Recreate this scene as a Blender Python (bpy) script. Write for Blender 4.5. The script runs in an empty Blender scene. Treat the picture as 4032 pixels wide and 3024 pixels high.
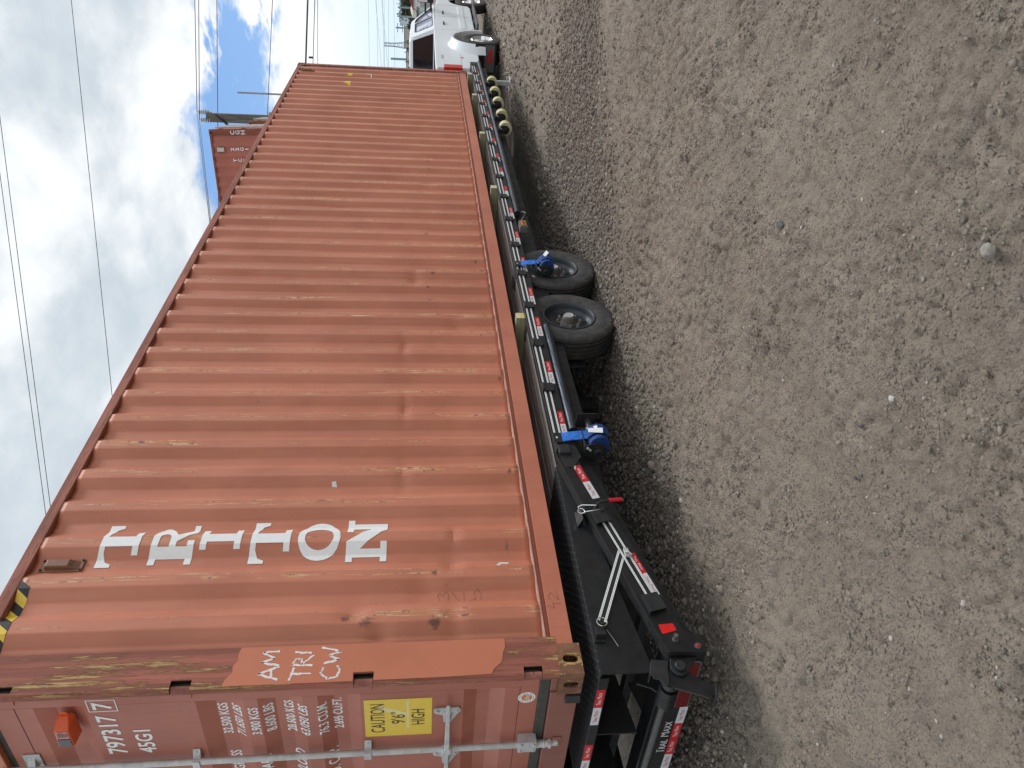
import bpy, bmesh, math, random
import numpy as np
from mathutils import Vector, Matrix
R = math.radians
random.seed(7)
sc = bpy.context.scene
COL = sc.collection
G = 0.85        # height of the container's underside above the ground; the rig is drawn in the container's own frame

# ------------------------------------------------------------------ camera (phone held sideways: rolled by 90 degrees)
CAM = (-2.2443, -3.2526, 0.7920 + G)
yaw, pit, rol = 0.96623, -0.11697, 0.00256
fw = Vector((math.sin(yaw) * math.cos(pit), math.cos(yaw) * math.cos(pit), math.sin(pit)))
rt = Vector((math.cos(yaw), -math.sin(yaw), 0)); up = rt.cross(fw)
rt2 = rt * math.cos(rol) + up * math.sin(rol); up2 = up * math.cos(rol) - rt * math.sin(rol)
cd = bpy.data.cameras.new("camera"); cam = bpy.data.objects.new("camera", cd); COL.objects.link(cam)
ax, ay, az = -up2, rt2, -fw
cam.matrix_world = Matrix(((ax.x, ay.x, az.x, CAM[0]), (ax.y, ay.y, az.y, CAM[1]), (ax.z, ay.z, az.z, CAM[2]), (0, 0, 0, 1)))
cd.sensor_width = 36; cd.lens = 36 * 3060.3 / 4032; cd.clip_start = 0.05; cd.clip_end = 4000
sc.camera = cam

# ------------------------------------------------------------------ sky and sun (bright broken overcast)
SUN_EL, SUN_AZ = R(46), R(-26)     # azimuth counted from +X towards +Y
w = bpy.data.worlds.new("World"); sc.world = w; w.use_nodes = True
nt = w.node_tree; nt.nodes.clear()
def N(t, typ, **k):
    n = t.nodes.new(typ)
    for a, b in k.items():
        if a == 'inp':
            for i, v in b.items(): n.inputs[i].default_value = v
        else: setattr(n, a, b)
    return n
def L(t, a, b): t.links.new(a, b)
def MATH(t, op, a, b=None, c=None, clamp=False):
    n = N(t, 'ShaderNodeMath', operation=op); n.use_clamp = clamp
    for i, v in enumerate((a, b, c)):
        if v is None: continue
        if isinstance(v, (int, float)): n.inputs[i].default_value = v
        else: L(t, v, n.inputs[i])
    return n.outputs[0]
def SMOOTH(t, x, a, b, lo=0.0, hi=1.0):
    n = N(t, 'ShaderNodeMapRange', interpolation_type='SMOOTHSTEP')
    L(t, x, n.inputs[0]); n.inputs[1].default_value = a; n.inputs[2].default_value = b
    n.inputs[3].default_value = lo; n.inputs[4].default_value = hi
    return n.outputs[0]
def MIX(t, f, a, b, mode='MIX'):
    n = N(t, 'ShaderNodeMix', data_type='RGBA', blend_type=mode)
    if isinstance(f, (int, float)): n.inputs[0].default_value = f
    else: L(t, f, n.inputs[0])
    for i, v in ((6, a), (7, b)):
        if isinstance(v, (tuple, list)): n.inputs[i].default_value = (*v[:3], 1)
        else: L(t, v, n.inputs[i])
    return n.outputs[2]
sky = N(nt, 'ShaderNodeTexSky', sky_type='NISHITA', sun_disc=False)
sky.sun_elevation = SUN_EL; sky.sun_rotation = R(90) - SUN_AZ; sky.air_density = 1.0; sky.dust_density = 0.6; sky.ozone_density = 2.0
tc = N(nt, 'ShaderNodeTexCoord'); sep = N(nt, 'ShaderNodeSeparateXYZ'); L(nt, tc.outputs['Generated'], sep.inputs[0])
zc = MATH(nt, 'MAXIMUM', sep.outputs[2], 0.0)
den = MATH(nt, 'ADD', zc, 0.30)
px = MATH(nt, 'DIVIDE', sep.outputs[0], den); py = MATH(nt, 'DIVIDE', sep.outputs[1], den)
cmb = N(nt, 'ShaderNodeCombineXYZ'); L(nt, px, cmb.inputs[0]); L(nt, py, cmb.inputs[1])
def noise(t, vec, scale, detail=6, rough=.55, dist=0., w=None):
    n = N(t, 'ShaderNodeTexNoise'); L(t, vec, n.inputs['Vector']); n.inputs['Scale'].default_value = scale
    n.inputs['Detail'].default_value = detail; n.inputs['Roughness'].default_value = rough; n.inputs['Distortion'].default_value = dist
    return n.outputs['Fac']
mp = N(nt, 'ShaderNodeMapping'); mp.inputs['Location'].default_value = (3.1, 1.7, 0.4); L(nt, cmb.outputs[0], mp.inputs[0])
big = noise(nt, mp.outputs[0], 1.15, 5, .5, .25)
med = noise(nt, mp.outputs[0], 3.4, 7, .54, .2)
fine = noise(nt, mp.outputs[0], 9.5, 6, .58, .2)
# one gap in the cloud, low over the yard; broad noise keeps its edge ragged and opens smaller gaps elsewhere
az_ = MATH(nt, 'ARCTAN2', sep.outputs[1], sep.outputs[0])
el_ = MATH(nt, 'ARCSINE', sep.outputs[2])
ga = MATH(nt, 'DIVIDE', MATH(nt, 'SUBTRACT', az_, R(10)), R(15))
gl = MATH(nt, 'ADD', el_, MATH(nt, 'MULTIPLY', MATH(nt, 'SUBTRACT', az_, R(10)), -0.06))
ge = MATH(nt, 'DIVIDE', MATH(nt, 'SUBTRACT', gl, R(12.0)), R(2.9))
gd = MATH(nt, 'SQRT', MATH(nt, 'ADD', MATH(nt, 'MULTIPLY', ga, ga), MATH(nt, 'MULTIPLY', ge, ge)))
gdn = MATH(nt, 'ADD', gd, MATH(nt, 'MULTIPLY', MATH(nt, 'SUBTRACT', med, .5), 2.8))
gdn = MATH(nt, 'ADD', gdn, MATH(nt, 'MULTIPLY', MATH(nt, 'SUBTRACT', fine, .5), 1.5))
smp = N(nt, 'ShaderNodeMapping'); smp.inputs['Scale'].default_value = (1.0, 0.55, 1); smp.inputs['Location'].default_value = (.35, .2, 0); L(nt, cmb.outputs[0], smp.inputs[0])
gdn = MATH(nt, 'ADD', gdn, SMOOTH(nt, noise(nt, smp.outputs[0], 4.6, 6, .55, .4), .49, .61, 0, .85))
gap = SMOOTH(nt, gdn, 1.15, 0.62)
gap2 = SMOOTH(nt, big, 0.37, 0.28, 0, .8)
gapt = MATH(nt, 'MAXIMUM', gap, gap2)
cloud = MATH(nt, 'SUBTRACT', 1.0, gapt)
# thinner, bluish veil towards the horizon
hz = SMOOTH(nt, sep.outputs[2], 0.14, 0.02)
shade = MATH(nt, 'ADD', MATH(nt, 'MULTIPLY', big, 1.1), MATH(nt, 'MULTIPLY', med, .85))
shade = SMOOTH(nt, shade, 0.84, 1.08)
ccol = MIX(nt, shade, (0.56, 0.63, 0.685), (.97, .99, 1.0))
ccol = MIX(nt, SMOOTH(nt, fine, .35, .7, 0, .25), ccol, (0.93, .95, .97))
ccol = MIX(nt, MATH(nt, 'MULTIPLY', hz, .75), ccol, (0.62, 0.80, 0.92))
skys = N(nt, 'ShaderNodeVectorMath', operation='SCALE'); L(nt, sky.outputs[0], skys.inputs[0]); skys.inputs[3].default_value = 0.11
blue = MIX(nt, .6, skys.outputs[0], (0.17, 0.38, 0.80))
fin = MIX(nt, MATH(nt, 'MULTIPLY', cloud, .985), blue, ccol)
bg = N(nt, 'ShaderNodeBackground'); L(nt, fin, bg.inputs[0]); bg.inputs[1].default_value = 0.83
wo = N(nt, 'ShaderNodeOutputWorld'); L(nt, bg.outputs[0], wo.inputs[0])

sd = bpy.data.lights.new("sun", 'SUN'); sun = bpy.data.objects.new("sun", sd); COL.objects.link(sun)
sd.energy = 1.5; sd.angle = R(18); sd.color = (1, .965, .92)
sv = Vector((math.cos(SUN_EL) * math.cos(SUN_AZ), math.cos(SUN_EL) * math.sin(SUN_AZ), math.sin(SUN_EL)))
sun.rotation_euler = sv.to_track_quat('Z', 'Y').to_euler(); sun.location = (0, -10, 20)
sc.view_settings.view_transform = 'Standard'; sc.view_settings.look = 'None'
sc.view_settings.exposure = 0.42; sc.view_settings.gamma = 1.0
try: sc.view_settings.use_curve_mapping = False
except Exception: pass
sc.cycles.max_bounces = 6; sc.cycles.use_denoising = True

# ------------------------------------------------------------------ materials
def newmat(name):
    m = bpy.data.materials.new(name); m.use_nodes = True; t = m.node_tree; t.nodes.clear()
    b = N(t, 'ShaderNodeBsdfPrincipled'); o = N(t, 'ShaderNodeOutputMaterial'); L(t, b.outputs[0], o.inputs[0])
    return m, t, b
def objco(t, scale=(1, 1, 1), loc=(0, 0, 0)):
    c = N(t, 'ShaderNodeTexCoord'); mp = N(t, 'ShaderNodeMapping'); mp.inputs['Scale'].default_value = scale; mp.inputs['Location'].default_value = loc
    L(t, c.outputs['Object'], mp.inputs[0]); return mp.outputs[0]
def BUMP(t, b, h, s, d=.01, prev=None):
    n = N(t, 'ShaderNodeBump'); n.inputs['Strength'].default_value = s; n.inputs['Distance'].default_value = d; L(t, h, n.inputs['Height'])
    if prev is not None: L(t, prev, n.inputs['Normal'])
    L(t, n.outputs[0], b.inputs['Normal']); return n.outputs[0]
def mul(c, k): return tuple(min(1, x * k) for x in c)
def M(name, col, rough=.6, metal=0., var=.25, vs=6., bump=.15, bs=90., dust=0., dcol=(.22, .19, .16), stretch=(1, 1, 1), coat=0.):
    m, t, b = newmat(name)
    v = objco(t, stretch)
    n1 = noise(t, v, vs, 6, .6)
    c = MIX(t, SMOOTH(t, n1, .3, .7), mul(col, 1 - var), mul(col, 1 + var))
    if dust > 0:
        n2 = noise(t, v, vs * 2.3, 8, .65)
        c = MIX(t, SMOOTH(t, n2, .45, .75, 0, dust), c, dcol)
    L(t, c, b.inputs['Base Color']); b.inputs['Metallic'].default_value = metal
    n3 = noise(t, v, vs * 3, 5, .6)
    L(t, SMOOTH(t, n3, .3, .7, max(0, rough - .08), min(1, rough + .1)), b.inputs['Roughness'])
    if coat: b.inputs['Coat Weight'].default_value = coat; b.inputs['Coat Roughness'].default_value = .06
    if bump > 0: BUMP(t, b, noise(t, v, bs, 4, .6), bump, .004)
    return m
def flat(name, col, rough=.5, emit=0):
    m, t, b = newmat(name)
    v = objco(t); n1 = noise(t, v, 40, 4, .6)
    L(t, MIX(t, n1, mul(col, .88), mul(col, 1.06)), b.inputs['Base Color']); b.inputs['Roughness'].default_value = rough
    return m
PR = (0.545, 0.178, 0.098)
def paint_mat(name, base=PR, streaks=1.0, spots=1.0, wall=False, fade=.5):
    m, t, b = newmat(name)
    v = objco(t)
    c = MIX(t, SMOOTH(t, noise(t, v, 1.3, 5, .6), .3, .7), mul(base, .86), (base[0] * 1.08, base[1] * 1.16, base[2] * 1.22))
    vz = objco(t, (9, 9, .9))
    c = MIX(t, SMOOTH(t, noise(t, vz, 1.6, 7, .6), .42, .75, 0, fade * .55), c, (base[0] * 1.08, base[1] * 1.62, base[2] * 1.95))
    c = MIX(t, SMOOTH(t, noise(t, vz, 3.1, 6, .6), .55, .8, 0, .4), c, mul(base, .68))
    bh = noise(t, v, 55, 5, .6)
    if wall:
        at = N(t, 'ShaderNodeAttribute'); at.attribute_name = 'ridge'
        vs_ = objco(t, (60, 60, 2.2)); s1 = noise(t, vs_, 1.5, 9, .72)
        p1 = noise(t, objco(t, (3.4, 1, 1.1)), 1.0, 3, .5)
        thr = MATH(t, 'ADD', MATH(t, 'MULTIPLY', at.outputs['Fac'], .13), MATH(t, 'MULTIPLY', p1, .40))
        sm = SMOOTH(t, MATH(t, 'ADD', s1, thr), .862, .905, 0, 1)
        sm = MATH(t, 'MULTIPLY', sm, SMOOTH(t, at.outputs['Fac'], .25, .6))
        scol = MIX(t, SMOOTH(t, noise(t, v, 9, 4, .7), .35, .65), (.74, .50, .28), (.55, .27, .08))
        scol = MIX(t, SMOOTH(t, noise(t, v, 23, 4, .7), .55, .6), scol, (.20, .10, .07))
        c = MIX(t, MATH(t, 'MULTIPLY', sm, streaks), c, scol)
        sf = N(t, 'ShaderNodeAttribute'); sf.attribute_name = 'scuff'
        k_ = MATH(t, 'ADD', sf.outputs['Fac'], MATH(t, 'MULTIPLY', MATH(t, 'SUBTRACT', noise(t, objco(t, (22, 22, 16)), 1.6, 8, .75), .5), 1.5))
        c = MIX(t, SMOOTH(t, k_, .42, .80, 0, .85), c, (.13, .055, .038))
    # dark scuffs and small rust freckles
    vd = objco(t, (5, 5, 14) if not wall else (7, 7, 4))
    d1 = SMOOTH(t, noise(t, vd, 2.2, 9, .78), .685, .73, 0, spots)
    c = MIX(t, d1, c, (.085, .04, .03))
    d2 = SMOOTH(t, noise(t, objco(t, (1, 1, 1), (4, 2, 1)), 42, 3, .8), .74, .78, 0, .8 * spots)
    c = MIX(t, d2, c, (.10, .045, .03))
    L(t, c, b.inputs['Base Color']); b.inputs['Roughness'].default_value = .52
    p = BUMP(t, b, bh, .08, .003); BUMP(t, b, noise(t, objco(t, (2, 2, 1)), 2.2, 3, .5), .25, .02, p)
    return m
PAINT = paint_mat("container_red_paint")
WALLP = paint_mat("container_wall_paint", wall=True)
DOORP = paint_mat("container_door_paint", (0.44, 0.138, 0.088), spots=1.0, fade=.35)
PATCH = M("fresh_primer_red", (0.56, 0.180, 0.095), .55, var=.06, vs=2, bump=.12, bs=30)
LIPM = M('pale_lip', (.60, .36, .28), .6, 0, .3, 12, .2, 60, .5, (.25, .12, .08), (1, 8, 8))  # lip coloured paler than the wall, with darker mottling
def rust_mat(name, heavy=.5, paint=(0.27, 0.075, 0.05), stretch=(30, 30, 1.6)):
    m, t, b = newmat(name)
    v = objco(t); vs_ = objco(t, stretch); vs2 = objco(t, tuple(s * 1.5 for s in stretch), (3, 1, 5))
    a = noise(t, vs_, 1.3, 10, .7); q = noise(t, v, 2.3, 5, .6); e = noise(t, vs2, 1.6, 9, .75)
    c = MIX(t, SMOOTH(t, noise(t, vs_, .8, 6, .6), .35, .7), mul(paint, .75), mul(paint, 1.35))
    k = MATH(t, 'ADD', a, MATH(t, 'MULTIPLY', MATH(t, 'SUBTRACT', q, .5), .55)); k = MATH(t, 'ADD', k, MATH(t, 'MULTIPLY', MATH(t, 'SUBTRACT', noise(t, objco(t, tuple(s_ * 3.2 for s_ in stretch)), 1.5, 8, .8), .5), .55))
    c = MIX(t, SMOOTH(t, k, .63 - heavy * .16, .66 - heavy * .1), c, (.15, .062, .028))
    c = MIX(t, SMOOTH(t, k, .70 - heavy * .16, .73 - heavy * .14), c, MIX(t, SMOOTH(t, e, .4, .6), (.36, .19, .06), (.62, .42, .18)))
    c = MIX(t, SMOOTH(t, e, .60, .64, 0, .9), c, (.10, .052, .038))
    c = MIX(t, SMOOTH(t, e, .32, .30, 0, .8), c, (.55, .36, .16))
    L(t, c, b.inputs['Base Color']); b.inputs['Roughness'].default_value = .78
    BUMP(t, b, MATH(t, 'ADD', a, MATH(t, 'MULTIPLY', noise(t, v, 80, 6, .7), .5)), .5, .006)
    return m
POSTM = rust_mat("scraped_post", .86, (.34, .11, .075))
CASTM = rust_mat("rusted_casting", .75, (.22, .10, .055), (16, 16, 7))
RAILM = rust_mat("scraped_top_rail", .22, (.33, .12, .085), (2.2, 22, 22))
LOWR = paint_mat("bottom_rail_paint", (0.55, 0.172, 0.098), spots=.35, fade=.2)
BLACK = M("black_trailer_steel", (.0095, .0102, .0112), .42, 0, .35, 5, .12, 60, .10, (.05, .05, .048))
BLACKD = M("dusty_black_steel", (.016, .0165, .018), .5, 0, .35, 7, .2, 50, .35, (.055, .052, .048))
BLACKU = M("underframe_black", (.014, .0138, .0135), .7, 0, .4, 4, .2, 30, .3, (.04, .036, .032))
GALV = M("galvanised_steel", (.56, .56, .55), .5, .35, .15, 12, .3, 120, .35, (.30, .29, .27))
STEELB = M("worn_steel_pipe", (.065, .075, .09), .28, .7, .5, 8, .1, 60, .25, (.10, .11, .12), (.6, 6, 6))
WHITEL = flat("white_lettering", (.92, .93, .92), .5)
CHALK = flat("white_chalk", (.88, .85, .83), .9)
REDT = flat("red_reflective_tape", (.62, .022, .028), .35)
WHT = flat("white_reflective_tape", (.70, .72, .74), .35)
REFL = flat("red_reflector", (.80, .02, .02), .3)
LAMPR = flat("dark_red_lamp_lens", (.16, .012, .012), .25)
LAMPB = flat("red_lamp_lens", (.60, .02, .02), .2)
GREYR = M("grey_lamp_rubber", (.10, .10, .10), .7)
ORANGE = flat("orange_plastic", (.80, .12, .025), .4)
AMBER = flat("amber_lens", (.75, .22, .02), .3)
YEL = flat("yellow_sticker", (.86, .60, .05), .4)
YELW = flat("yellow_sticker_worn", (.84, .74, .33), .45)
BLK = flat("black_print", (.012, .012, .012), .5)
BLUE = M("blue_webbing", (.022, .16, .62), .7, 0, .3, 30, .3, 300)
BLUED = M("dark_blue_webbing", (.012, .055, .22), .8, 0, .3, 30, .3, 300)
YWEB = M("pale_yellow_webbing", (.62, .58, .34), .8, 0, .2, 20, .3, 300)
LABEL = flat("white_tag", (.72, .72, .72), .6)
RUBBER = M("tyre_rubber", (.046, .043, .041), .75, 0, .3, 9, .3, 80, .7, (.115, .100, .088))
RIMG = M("grey_steel_rim", (.052, .060, .072), .45, .3, .2, 8, .1, 80, .3, (.10, .09, .08))
HUBM = M("dusty_hub", (.13, .115, .105), .55, .3, .2, 20, .2, 90, .4, (.13, .11, .10))
CHROME = M("polished_metal", (.78, .78, .78), .15, 1., .08, 10, 0)
RUBG = M("door_gasket", (.055, .055, .045), .7, 0, .2, 30, .1)
SLOTM = flat("dark_recess", (.012, .009, .008), .9)
def wood_mat(name, a, b_, st=(1, 12, 12), rough=.8):
    m, t, b = newmat(name); v = objco(t, st)
    n1 = noise(t, v, 2.2, 8, .65, .6); n2 = noise(t, v, 9, 6, .7)
    c = MIX(t, SMOOTH(t, n1, .35, .68), a, b_)
    c = MIX(t, SMOOTH(t, n2, .55, .72, 0, .55), c, mul(a, .5))
    L(t, c, b.inputs['Base Color']); b.inputs['Roughness'].default_value = rough
    BUMP(t, b, MATH(t, 'ADD', n1, MATH(t, 'MULTIPLY', n2, .6)), .5, .004)
    return m
DECK = wood_mat("weathered_deck_wood", (.34, .305, .265), (.68, .64, .59), (.9, 14, 14))
TIMB = wood_mat("treated_timber", (.24, .22, .125), (.38, .355, .23), (14, 1.2, 14))
TIMBE = wood_mat("timber_end_grain", (.60, .56, .38), (.74, .70, .50), (14, 14, 14))
POLEW = wood_mat("weathered_pole_wood", (.075, .066, .058), (.20, .18, .16), (10, 10, .6))

# ------------------------------------------------------------------ mesh builder
class MB:
    def __init__(s): s.v = []; s.f = []
    def add(s, vs, fs):
        o = len(s.v); s.v += [tuple(map(float, p)) for p in vs]; s.f += [tuple(i + o for i in f) for f in fs]; return s
    def box(s, x0, x1, y0, y1, z0, z1):
        return s.hexa([(x0, y0, z0), (x1, y0, z0), (x1, y1, z0), (x0, y1, z0), (x0, y0, z1), (x1, y0, z1), (x1, y1, z1), (x0, y1, z1)])
    def hexa(s, p): return s.add(p, [(3, 2, 1, 0), (4, 5, 6, 7), (0, 1, 5, 4), (1, 2, 6, 5), (2, 3, 7, 6), (3, 0, 4, 7)])
    def prism(s, poly, ax, a, b):
        n = len(poly)
        f = {'x': lambda u, v, w: (w, u, v), 'y': lambda u, v, w: (u, w, v), 'z': lambda u, v, w: (u, v, w)}[ax]
        vs = [f(u, v, a) for u, v in poly] + [f(u, v, b) for u, v in poly]
        return s.add(vs, [tuple(range(n))[::-1], tuple(range(n, 2 * n))] + [(i, (i + 1) % n, (i + 1) % n + n, i + n) for i in range(n)])
    def cyl(s, p0, p1, r0, r1=None, n=16, caps=True, ph=0):
        r1 = r0 if r1 is None else r1
        p0, p1 = Vector(p0), Vector(p1); d = (p1 - p0).normalized()
        a = d.orthogonal().normalized(); b = d.cross(a)
        vs = []
        for p, r in ((p0, r0), (p1, r1)):
            for i in range(n):
                t = 2 * math.pi * i / n + ph; vs.append(p + a * (r * math.cos(t)) + b * (r * math.sin(t)))
        fs = [(i, (i + 1) % n, (i + 1) % n + n, i + n) for i in range(n)]
        if caps: fs += [tuple(range(n))[::-1], tuple(range(n, 2 * n))]
        return s.add(vs, fs)
    def tube(s, path, r, n=8, closed=False):
        P = [Vector(p) for p in path]; m = len(P); rings = []
        prev = None
        for i in range(m):
            if closed: d = P[(i + 1) % m] - P[i - 1]
            else: d = P[min(i + 1, m - 1)] - P[max(i - 1, 0)]
            d.normalize()
            a = d.orthogonal().normalized() if prev is None else (prev - d * prev.dot(d)).normalized()
            prev = a; b = d.cross(a); rr = r[i] if isinstance(r, (list, tuple)) else r
            rings.append([P[i] + a * (rr * math.cos(2 * math.pi * k / n)) + b * (rr * math.sin(2 * math.pi * k / n)) for k in range(n)])
        vs = [p for q in rings for p in q]; fs = []
        for i in range(m if closed else m - 1):
            j = (i + 1) % m
            for k in range(n): fs.append((i * n + k, i * n + (k + 1) % n, j * n + (k + 1) % n, j * n + k))
        if not closed: fs += [tuple(range(n))[::-1], tuple(range((m - 1) * n, m * n))]
        return s.add(vs, fs)
    def lathe(s, c, prof, axis='y', n=48, closed=False):
        vs = []
        for (r, h) in prof:
            for i in range(n):
                t = 2 * math.pi * i / n; u, v = r * math.cos(t), r * math.sin(t)
                vs.append({'y': (c[0] + u, c[1] + h, c[2] + v), 'x': (c[0] + h, c[1] + u, c[2] + v), 'z': (c[0] + u, c[1] + v, c[2] + h)}[axis])
        m = len(prof)
        fs = [(i * n + k, i * n + (k + 1) % n, (i + 1) * n + (k + 1) % n, (i + 1) * n + k) for i in range(m - 1) for k in range(n)]
        return s.add(vs, fs)
    def ribbon(s, path, wd, nrm, th=.0, off=0.):
        # flat strip of width wd along path, lying square to nrm
        P = [Vector(p) for p in path]; nr = Vector(nrm).normalized(); vs = []; m = len(P)
        for i in range(m):
            d = (P[min(i + 1, m - 1)] - P[max(i - 1, 0)]).normalized(); sd_ = nr.cross(d).normalized() * wd / 2
            vs += [P[i] + sd_ + nr * off, P[i] - sd_ + nr * off]
        fs = [(2 * i, 2 * i + 1, 2 * i + 3, 2 * i + 2) for i in range(m - 1)]
        return s.add(vs, fs)
    def build(s, name, mat, parent=None, bevel=0., smooth=False, dz=G, seg=2, solid=0.):
        me = bpy.data.meshes.new(name)
        off = Vector((0, 0, 0))
        q = parent
        while q is not None: off += q.location; q = q.parent
        V = [(x - off.x, y - off.y, z + dz - off.z) for x, y, z in s.v]
        me.from_pydata(V, [], s.f); me.materials.append(mat)
        bm = bmesh.new(); bm.from_mesh(me); bmesh.ops.recalc_face_normals(bm, faces=bm.faces); bm.to_mesh(me); bm.free()
        if smooth:
            me.shade_smooth()
            try: me.set_sharp_from_angle(angle=R(38))
            except Exception: pass
        o = bpy.data.objects.new(name, me); COL.objects.link(o); o.parent = parent
        if bevel > 0:
            b = o.modifiers.new("bevel", 'BEVEL'); b.width = bevel; b.segments = seg; b.limit_method = 'ANGLE'; b.angle_limit = R(35)
        if solid: 
            b = o.modifiers.new("solid", 'SOLIDIFY'); b.thickness = solid; b.offset = 0
        return o
def tag(o, label=None, cat=None, group=None, kind=None):
    if label: o['label'] = label
    if cat: o['category'] = cat
    if group: o['group'] = group
    if kind: o['kind'] = kind
    return o
def thing(name, loc, label, cat, group=None, rz=0):
    o = bpy.data.objects.new(name, None); COL.objects.link(o); o.location = loc; o.rotation_euler = (0, 0, rz); o.empty_display_size = .2
    return tag(o, label, cat, group)
def cp(o, parent, dloc=(0, 0, 0)):
    c = o.copy(); COL.objects.link(c); c.parent = parent; c.location = Vector(o.location) + Vector(dloc)
    for k in o.children: cp(k, c)
    return c

# ------------------------------------------------------------------ flat shapes from type and outlines
def text2d(s, size=1., sx=1., shear=0., bold=0.):
    cu = bpy.data.curves.new("t", 'FONT'); cu.body = s; cu.size = size; cu.resolution_u = 3; cu.shear = shear; cu.offset = bold
    o = bpy.data.objects.new("t", cu); me = o.to_mesh()
    V = [(v.co.x * sx, v.co.y) for v in me.vertices]; F = [tuple(p.vertices) for p in me.polygons]
    o.to_mesh_clear(); bpy.data.objects.remove(o); bpy.data.curves.remove(cu)
    return V, F
def outline2d(loops):
    cu = bpy.data.curves.new("t", 'CURVE'); cu.dimensions = '2D'; cu.fill_mode = 'BOTH'
    for lp in loops:
        sp = cu.splines.new('POLY'); sp.points.add(len(lp) - 1)
        for p, q in zip(sp.points, lp): p.co = (q[0], q[1], 0, 1)
        sp.use_cyclic_u = True
    o = bpy.data.objects.new("t", cu); me = o.to_mesh()
    V = [(v.co.x, v.co.y) for v in me.vertices]; F = [tuple(p.vertices) for p in me.polygons]
    o.to_mesh_clear(); bpy.data.objects.remove(o); bpy.data.curves.remove(cu)
    return V, F
def fitbox(V, x0, x1, y0, y1):
    a = np.array(V); lo, hi = a.min(0), a.max(0); d = np.maximum(hi - lo, 1e-6)
    a = (a - lo) / d * np.array([x1 - x0, y1 - y0]) + np.array([x0, y0]); return [tuple(p) for p in a]
def decal(name, VF, mat, parent, fn, cutu=(), cutv=()):
    V, F = VF
    bm = bmesh.new(); bv = [bm.verts.new((u, v, 0)) for u, v in V]; bm.verts.ensure_lookup_table()
    for f in F:
        try: bm.faces.new([bv[i] for i in f])
        except ValueError: pass
    for c in cutu: bmesh.ops.bisect_plane(bm, geom=bm.verts[:] + bm.edges[:] + bm.faces[:], plane_co=(c, 0, 0), plane_no=(1, 0, 0))
    for c in cutv: bmesh.ops.bisect_plane(bm, geom=bm.verts[:] + bm.edges[:] + bm.faces[:], plane_co=(0, c, 0), plane_no=(0, 1, 0))
    off = Vector((0, 0, 0)); q = parent
    while q is not None: off += q.location; q = q.parent
    for v in bm.verts:
        x, y, z = fn(v.co.x, v.co.y); v.co = (x - off.x, y - off.y, z + G - off.z)
    me = bpy.data.meshes.new(name); bm.to_mesh(me); bm.free(); me.materials.append(mat)
    o = bpy.data.objects.new(name, me); COL.objects.link(o); o.parent = parent
    return o
def rect(x0, x1, y0, y1): return [(x0, y0), (x1, y0), (x1, y1), (x0, y1)], [(0, 1, 2, 3)]

# ================================================================== GROUND
def h2(ix, iy, s):
    n = (ix * 374761393 + iy * 668265263 + s * 1442695041) & 0xffffffff
    n = ((n ^ (n >> 13)) * 1274126177) & 0xffffffff
    return ((n ^ (n >> 16)) & 0xffff) / 65535.
def vn(x, y, s=0):
    xi = np.floor(x).astype(np.int64); yi = np.floor(y).astype(np.int64); fx = x - xi; fy = y - yi
    fx = fx * fx * (3 - 2 * fx); fy = fy * fy * (3 - 2 * fy)
    return (h2(xi, yi, s) * (1 - fx) + h2(xi + 1, yi, s) * fx) * (1 - fy) + (h2(xi, yi + 1, s) * (1 - fx) + h2(xi + 1, yi + 1, s) * fx) * fy
def worley(x, y, s=0):
    xi = np.floor(x).astype(np.int64); yi = np.floor(y).astype(np.int64); d = np.full(x.shape, 9.)
    for i in (-1, 0, 1):
        for j in (-1, 0, 1):
            cx = xi + i; cy = yi + j
            dx = cx + h2(cx, cy, s) - x; dy = cy + h2(cx, cy, s + 7) - y
            d = np.minimum(d, dx * dx + dy * dy)
    return np.sqrt(d)
CX = np.array([-40., -1.2, -.09, .5, .93, 1.5, 2.46, 3.05, 4.15, 5.0, 5.6, 6.4, 7.2, 9, 12, 400])
CY = np.array([.9, .65, .47, .40, .23, .11, -.03, -.36, -.80, -1.5, -2.4, -2.3, -1.6, -.7, -.3, -.3])
def gravz(x, y):
    yc = np.interp(x, CX, CY) + (vn(x * 2.2, y * 2.2, 5) - .5) * .7
    a = np.clip((y - yc) / .8 + .5, 0, 1)
    b = np.clip((7.3 + .4 * (vn(y * 3, x * 0 + 2, 4) - .5) - x) / 1.2 + .5, 0, 1)        # windrow ends where the yard is packed again
    c = np.clip((x - 5.) / 2., 0, 1) * np.clip((y - .3) / .5, 0, 1) * .6
    d = np.clip(1 - np.abs(y - (-1.9 + .02 * (x - 8))) / .4, 0, 1) * np.clip((x - 6) / 2, 0, 1) * .45
    return np.clip(np.maximum(np.maximum(a * b, c), d), 0, 1)
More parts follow.
